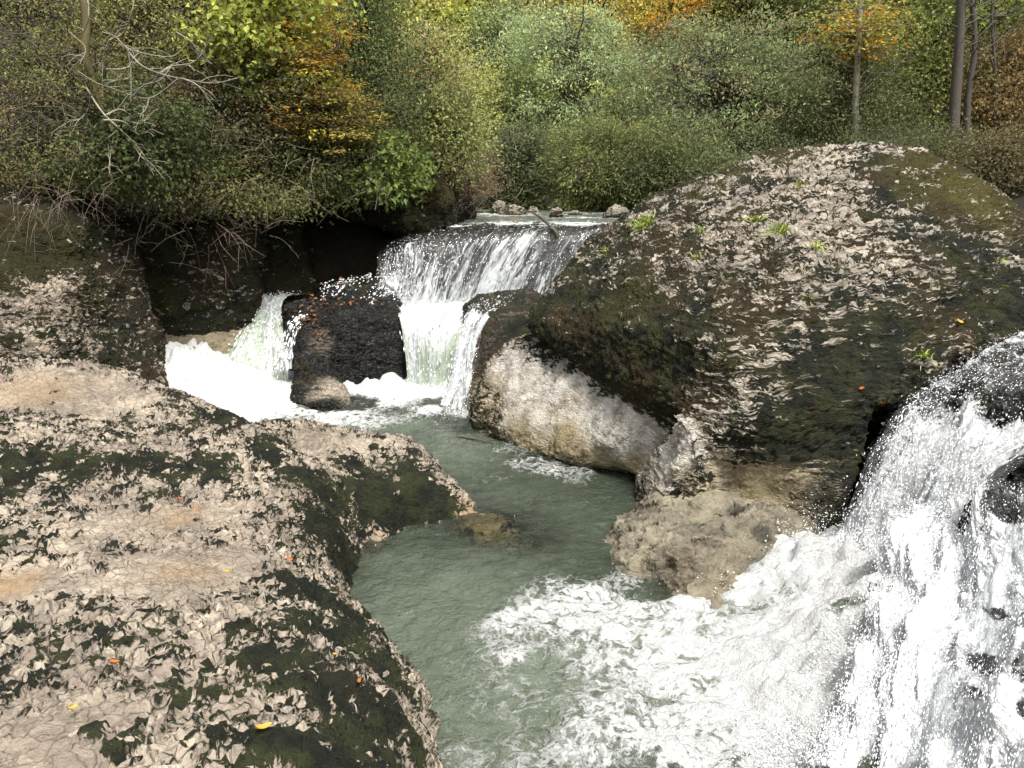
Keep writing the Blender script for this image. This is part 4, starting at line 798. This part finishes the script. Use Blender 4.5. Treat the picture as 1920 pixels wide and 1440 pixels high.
for b in BR:
    r0 = rb.uniform(.009, .017); p = px_path([(u, v, rb.uniform(-.35, .05) - .3) for u, v in b], 12.0, 18); pp = [(p, np.linspace(r0, .005, 18))]
    for k in range(5):
        j = rb.integers(5, 16); d = p[j + 1] - p[j]; d /= np.linalg.norm(d); e = p[j] + d * rb.uniform(.1, .35) + rb.normal(0, .12, 3); pp.append((curve(p[j], e, .1, .05, 5, rb), np.linspace(.006, .003, 5)))
    link('branch', tubes('branch', pp, 5), M['palebark'], bt)
# --- dry hanging twigs and roots on the cliff
def twigs_thing(nm, label, u, v, su, sv, Y, n, ln, down, seed, bark='twig', r0=.005):
    n = int(n * .6)
    r_ = np.random.default_rng(seed); b = P(u, v, Y); root = empty(nm, b, label, 'dry plant'); pp = []
    for k in range(n):
        a = P(u + r_.normal(0, su), v + r_.normal(0, sv), Y + r_.uniform(-.3, .3)) - b; d = r_.normal(size=3); d[2] -= down; d /= np.linalg.norm(d); L = ln * r_.uniform(.4, 1.2)
        m = a + d * L * .5 + r_.normal(0, .05 * L, 3); e = a + d * L + np.array([0, 0, -.25 * L * max(down, 0)]); p = cr(np.array([a, m, e]), 7); pp.append((p, np.linspace(r0, r0 * .35, 7)))
        for j in range(2):
            i = r_.integers(2, 6); pp.append((curve(p[i], p[i] + r_.normal(0, .22, 3) * ln + [0, 0, -.08 * down], 0, .08, 4, r_), np.linspace(r0 * .5, r0 * .3, 4)))
    tag(link('twigs', tubes('twigs', pp, 4), M[bark], root), kind='stuff')
twigs_thing('dry_vines', 'curtain of dry brown roots hanging over the mossy rock at the left edge', 100, 365, 60, 24, 10.9, 60, .6, 1.3, 1, r0=.0035)
twigs_thing('dry_twigs', 'tangle of dry fine twigs fanning over the recess beside the mossy rock', 300, 400, 60, 35, 12.6, 60, .8, .5, 2, r0=.0045)
twigs_thing('dry_twigs', 'thin dry twigs reaching down from the fringe left of the cave', 440, 400, 60, 40, 13.2, 50, .8, .5, 3, r0=.005)
twigs_thing('dry_twigs', 'scrubby brown twigs at the left edge of the upper bank', 60, 270, 90, 70, 11.6, 130, .6, 0, 4, r0=.004)
twigs_thing('dry_twigs', 'fine brown twigs mixed into the shrub in the middle of the left bank', 420, 300, 110, 50, 12.9, 120, .6, .2, 5, r0=.004)
twigs_thing('dry_twigs', 'bare twigs reaching out below the beech', 640, 340, 60, 30, 14.2, 30, .6, .3, 6, 'palebark', .003)
twigs_thing('dry_twigs', 'brown bare twigs around the far river bend', 880, 320, 40, 40, 18.2, 120, .8, 0, 7, r0=.006)
twigs_thing('dry_twigs', 'pale grey twigs in the bank top above the round tree', 800, 160, 60, 60, 17.4, 60, .9, 0, 8, 'palebark', .006)
twigs_thing('mossy_branch', 'orange brown mossy limb sticking out from the cliff end over the river', 830, 310, 30, 14, 16.2, 60, .5, .6, 9, 'mossbark', .02)

# --- grass tufts and fallen leaves on the rocks
def hit(u, v):
    dg = bpy.context.evaluated_depsgraph_get(); r = sc.ray_cast(dg, Vector((0, 0, CAMZ)), Vector(ray(u, v)).normalized()); return np.array(r[1]), np.array(r[2])
bpy.context.view_layer.update()
mg = bpy.data.materials.new('grass blade'); t = NT(mg); t.out(t.n('BsdfPrincipled', {'Base Color': t.mix(t.attr('rnd'), (.16, .24, .03), (.42, .48, .10)), 'Roughness': .5})); M['grass'] = mg
for i, (u, v, s, n, lab) in enumerate([(1212, 428, .34, 120, 'largest grass tuft on the left shoulder of the boulder'), (1422, 416, .16, 50, 'left of the two adjoining grass tufts in the middle of the boulder'), (1465, 437, .22, 80, 'bright grass tuft in the middle of the boulder'), (1532, 468, .16, 50, 'small grass tuft right of the bright one on the boulder'),
        (1315, 438, .15, 40, 'sparse grass tuft between the largest and the middle tufts'), (1140, 474, .16, 35, 'thin grass tuft at the left edge of the boulder'), (1312, 486, .15, 35, 'faint grass tuft low on the left half of the boulder'), (1728, 668, .17, 60, 'grass tuft low on the boulder beside the cascade'), (1870, 492, .13, 35, 'grass tuft by the right edge of the boulder'),
        (1500, 352, .14, 30, 'short grass tuft near the boulder crown'), (1512, 560, .12, 25, 'dark small tuft in the centre of the boulder face'), (1875, 540, .1, 20, 'small hanging tuft near the right edge of the boulder')]):
    p, nn = hit(u, v); r_ = np.random.default_rng(i + 300); root = empty('grass_tuft', p, lab, 'grass', 'grass tufts on the boulder')
    a = r_.normal(0, s * .16, (n, 3)) * [1, 1, .2]; d = r_.normal(0, .6, (n, 3)) + np.array([0, -.15, .75]) + nn * .3; d /= np.linalg.norm(d, axis=1, keepdims=True); L = s * r_.uniform(.5, 1.1, n)[:, None]
    sd = np.cross(d, r_.normal(size=(n, 3))); sd /= np.linalg.norm(sd, axis=1, keepdims=True); wv = .0045
    g = np.array([0, 0, -1.]); q = [a - sd * wv, a + sd * wv, a + d * L * .6 + sd * wv * .8 + g * L * .08, a + d * L * .6 - sd * wv * .8 + g * L * .08, a + d * L + g * L * .42 + sd * .001, a + d * L + g * L * .42 - sd * .001]
    vv = np.stack(q, 1).reshape(-1, 3); f0 = np.arange(n)[:, None] * 6; F = np.concatenate([f0 + [0, 1, 2, 3], f0 + [3, 2, 4, 5]])
    link('blades', mesh_np('blades', vv, F, {'rnd': np.repeat(r_.random(n), 6)}), M['grass'], root)
def flat_leaf(u, v, s, col, lab, i):
    p, nn = hit(u, v); r_ = np.random.default_rng(i + 500); nn = nn / np.linalg.norm(nn); d = np.cross(nn, r_.normal(size=3)); d /= np.linalg.norm(d); sd = np.cross(nn, d)
    t_ = np.linspace(-1, 1, 9); w_ = .42 * np.sqrt(np.clip(1 - t_ ** 2, 0, 1)) * (1 - .25 * t_); rows = []
    for k in (-1, 0, 1): rows.append(p + nn * (.05 + .12 * s * t_[:, None] ** 2 + .12 * s * abs(k)) + d * t_[:, None] * s * .5 + sd * (k * w_[:, None]) * s * .5)
    G = np.stack(rows, 0).reshape(-1, 3); o = link('fallen_leaf', mesh_np('fallen_leaf', G, grid_faces(3, 9), {'rnd': np.full(27, .6), 'rnd2': np.full(27, .5)}), M['leaf']); o.color = col + (1,)
    tag(o, lab, 'leaf', 'fallen leaves on the rocks')
OR = (.33, .12, .03); YE = (.36, .24, .05)
for i, q in enumerate([(490, 1387, .075, YE, 'yellow leaf on black moss near the bottom of the slab'), (133, 1352, .055, YE, 'ochre leaf near the bottom left corner of the slab'), (662, 1290, .04, OR, 'orange leaf on the mossy right slope of the slab'), (212, 1258, .045, OR, 'rust leaf on pale stone left of the slab centre'), (370, 967, .05, OR, 'orange leaf at the edge of the small puddle'),
        (535, 1060, .05, OR, 'orange leaf where pale stone meets the mossy slope'), (420, 1087, .05, YE, 'dull yellow leaf in the damp hollow of the slab'), (1613, 728, .05, OR, 'upper orange leaf on the dark wet rock beside the cascade'), (1643, 745, .05, OR, 'lower orange leaf on the dark wet rock beside the cascade'), (1790, 608, .08, YE, 'yellow leaf low on the right part of the boulder'), (618, 1241, .03, YE, 'tiny yellow leaf on moss above the orange one'),
        (905, 632, .08, OR, 'orange leaf stuck on the dark lip rock beside the thin chute'), (335, 946, .04, OR, 'small orange leaf just above the puddle')]): flat_leaf(*q, i)
r_ = np.random.default_rng(9); cc = []
for k in range(130):
    a, b, su, sv = [(585, 575, 22, 8), (600, 625, 9, 14), (650, 570, 40, 5), (575, 595, 14, 8), (620, 530, 30, 5)][r_.integers(5)]
    p, nn = hit(a + r_.normal(0, su), b + r_.normal(0, sv))
    if 11 < p[1] < 16: cc.append(p + nn * .03)
cc = np.array(cc); n = len(cc); o = link('leaf_litter', leaf_mesh('leaf_litter', cc, r_.normal(size=(n, 3)) * [1, 1, .2], np.tile([0, -.5, 1.], (n, 1)) + r_.normal(0, .2, (n, 3)), np.full(n, .075), np.full(n, .045), r_), M['leaf']); o.color = (.12, .07, .03, 1)
tag(o, kind='stuff')
p0 = PZ(858, 818, .03); p1 = PZ(935, 832, .03); rr_ = np.random.default_rng(1)
tag(link('floating_stick', tubes('floating_stick', [(curve(p0, p1, 0, .03, 8, rr_), np.linspace(.014, .008, 8)), (curve((p0 + p1) / 2, (p0 + p1) / 2 + [.1, .12, .05], 0, .03, 5, rr_), np.linspace(.008, .004, 5))]), M['bark']), 'thin dark stick floating by the foot of the pale rock wall', 'stick')
b0 = P(1040, 436, 14.3); tag(link('driftwood', tubes('driftwood', [(cr(np.array([P(1045, 447, 14.1), P(1038, 430, 14.3), P(1010, 405, 17), P(990, 395, 19)]), 12), np.linspace(.05, .015, 12)), (curve(P(1042, 440, 14.1), P(1030, 425, 14.), 0, .1, 6, rr_), np.linspace(.03, .015, 6))]), M['bark']), 'dark driftwood branch caught on the crest of the upper falls', 'driftwood')
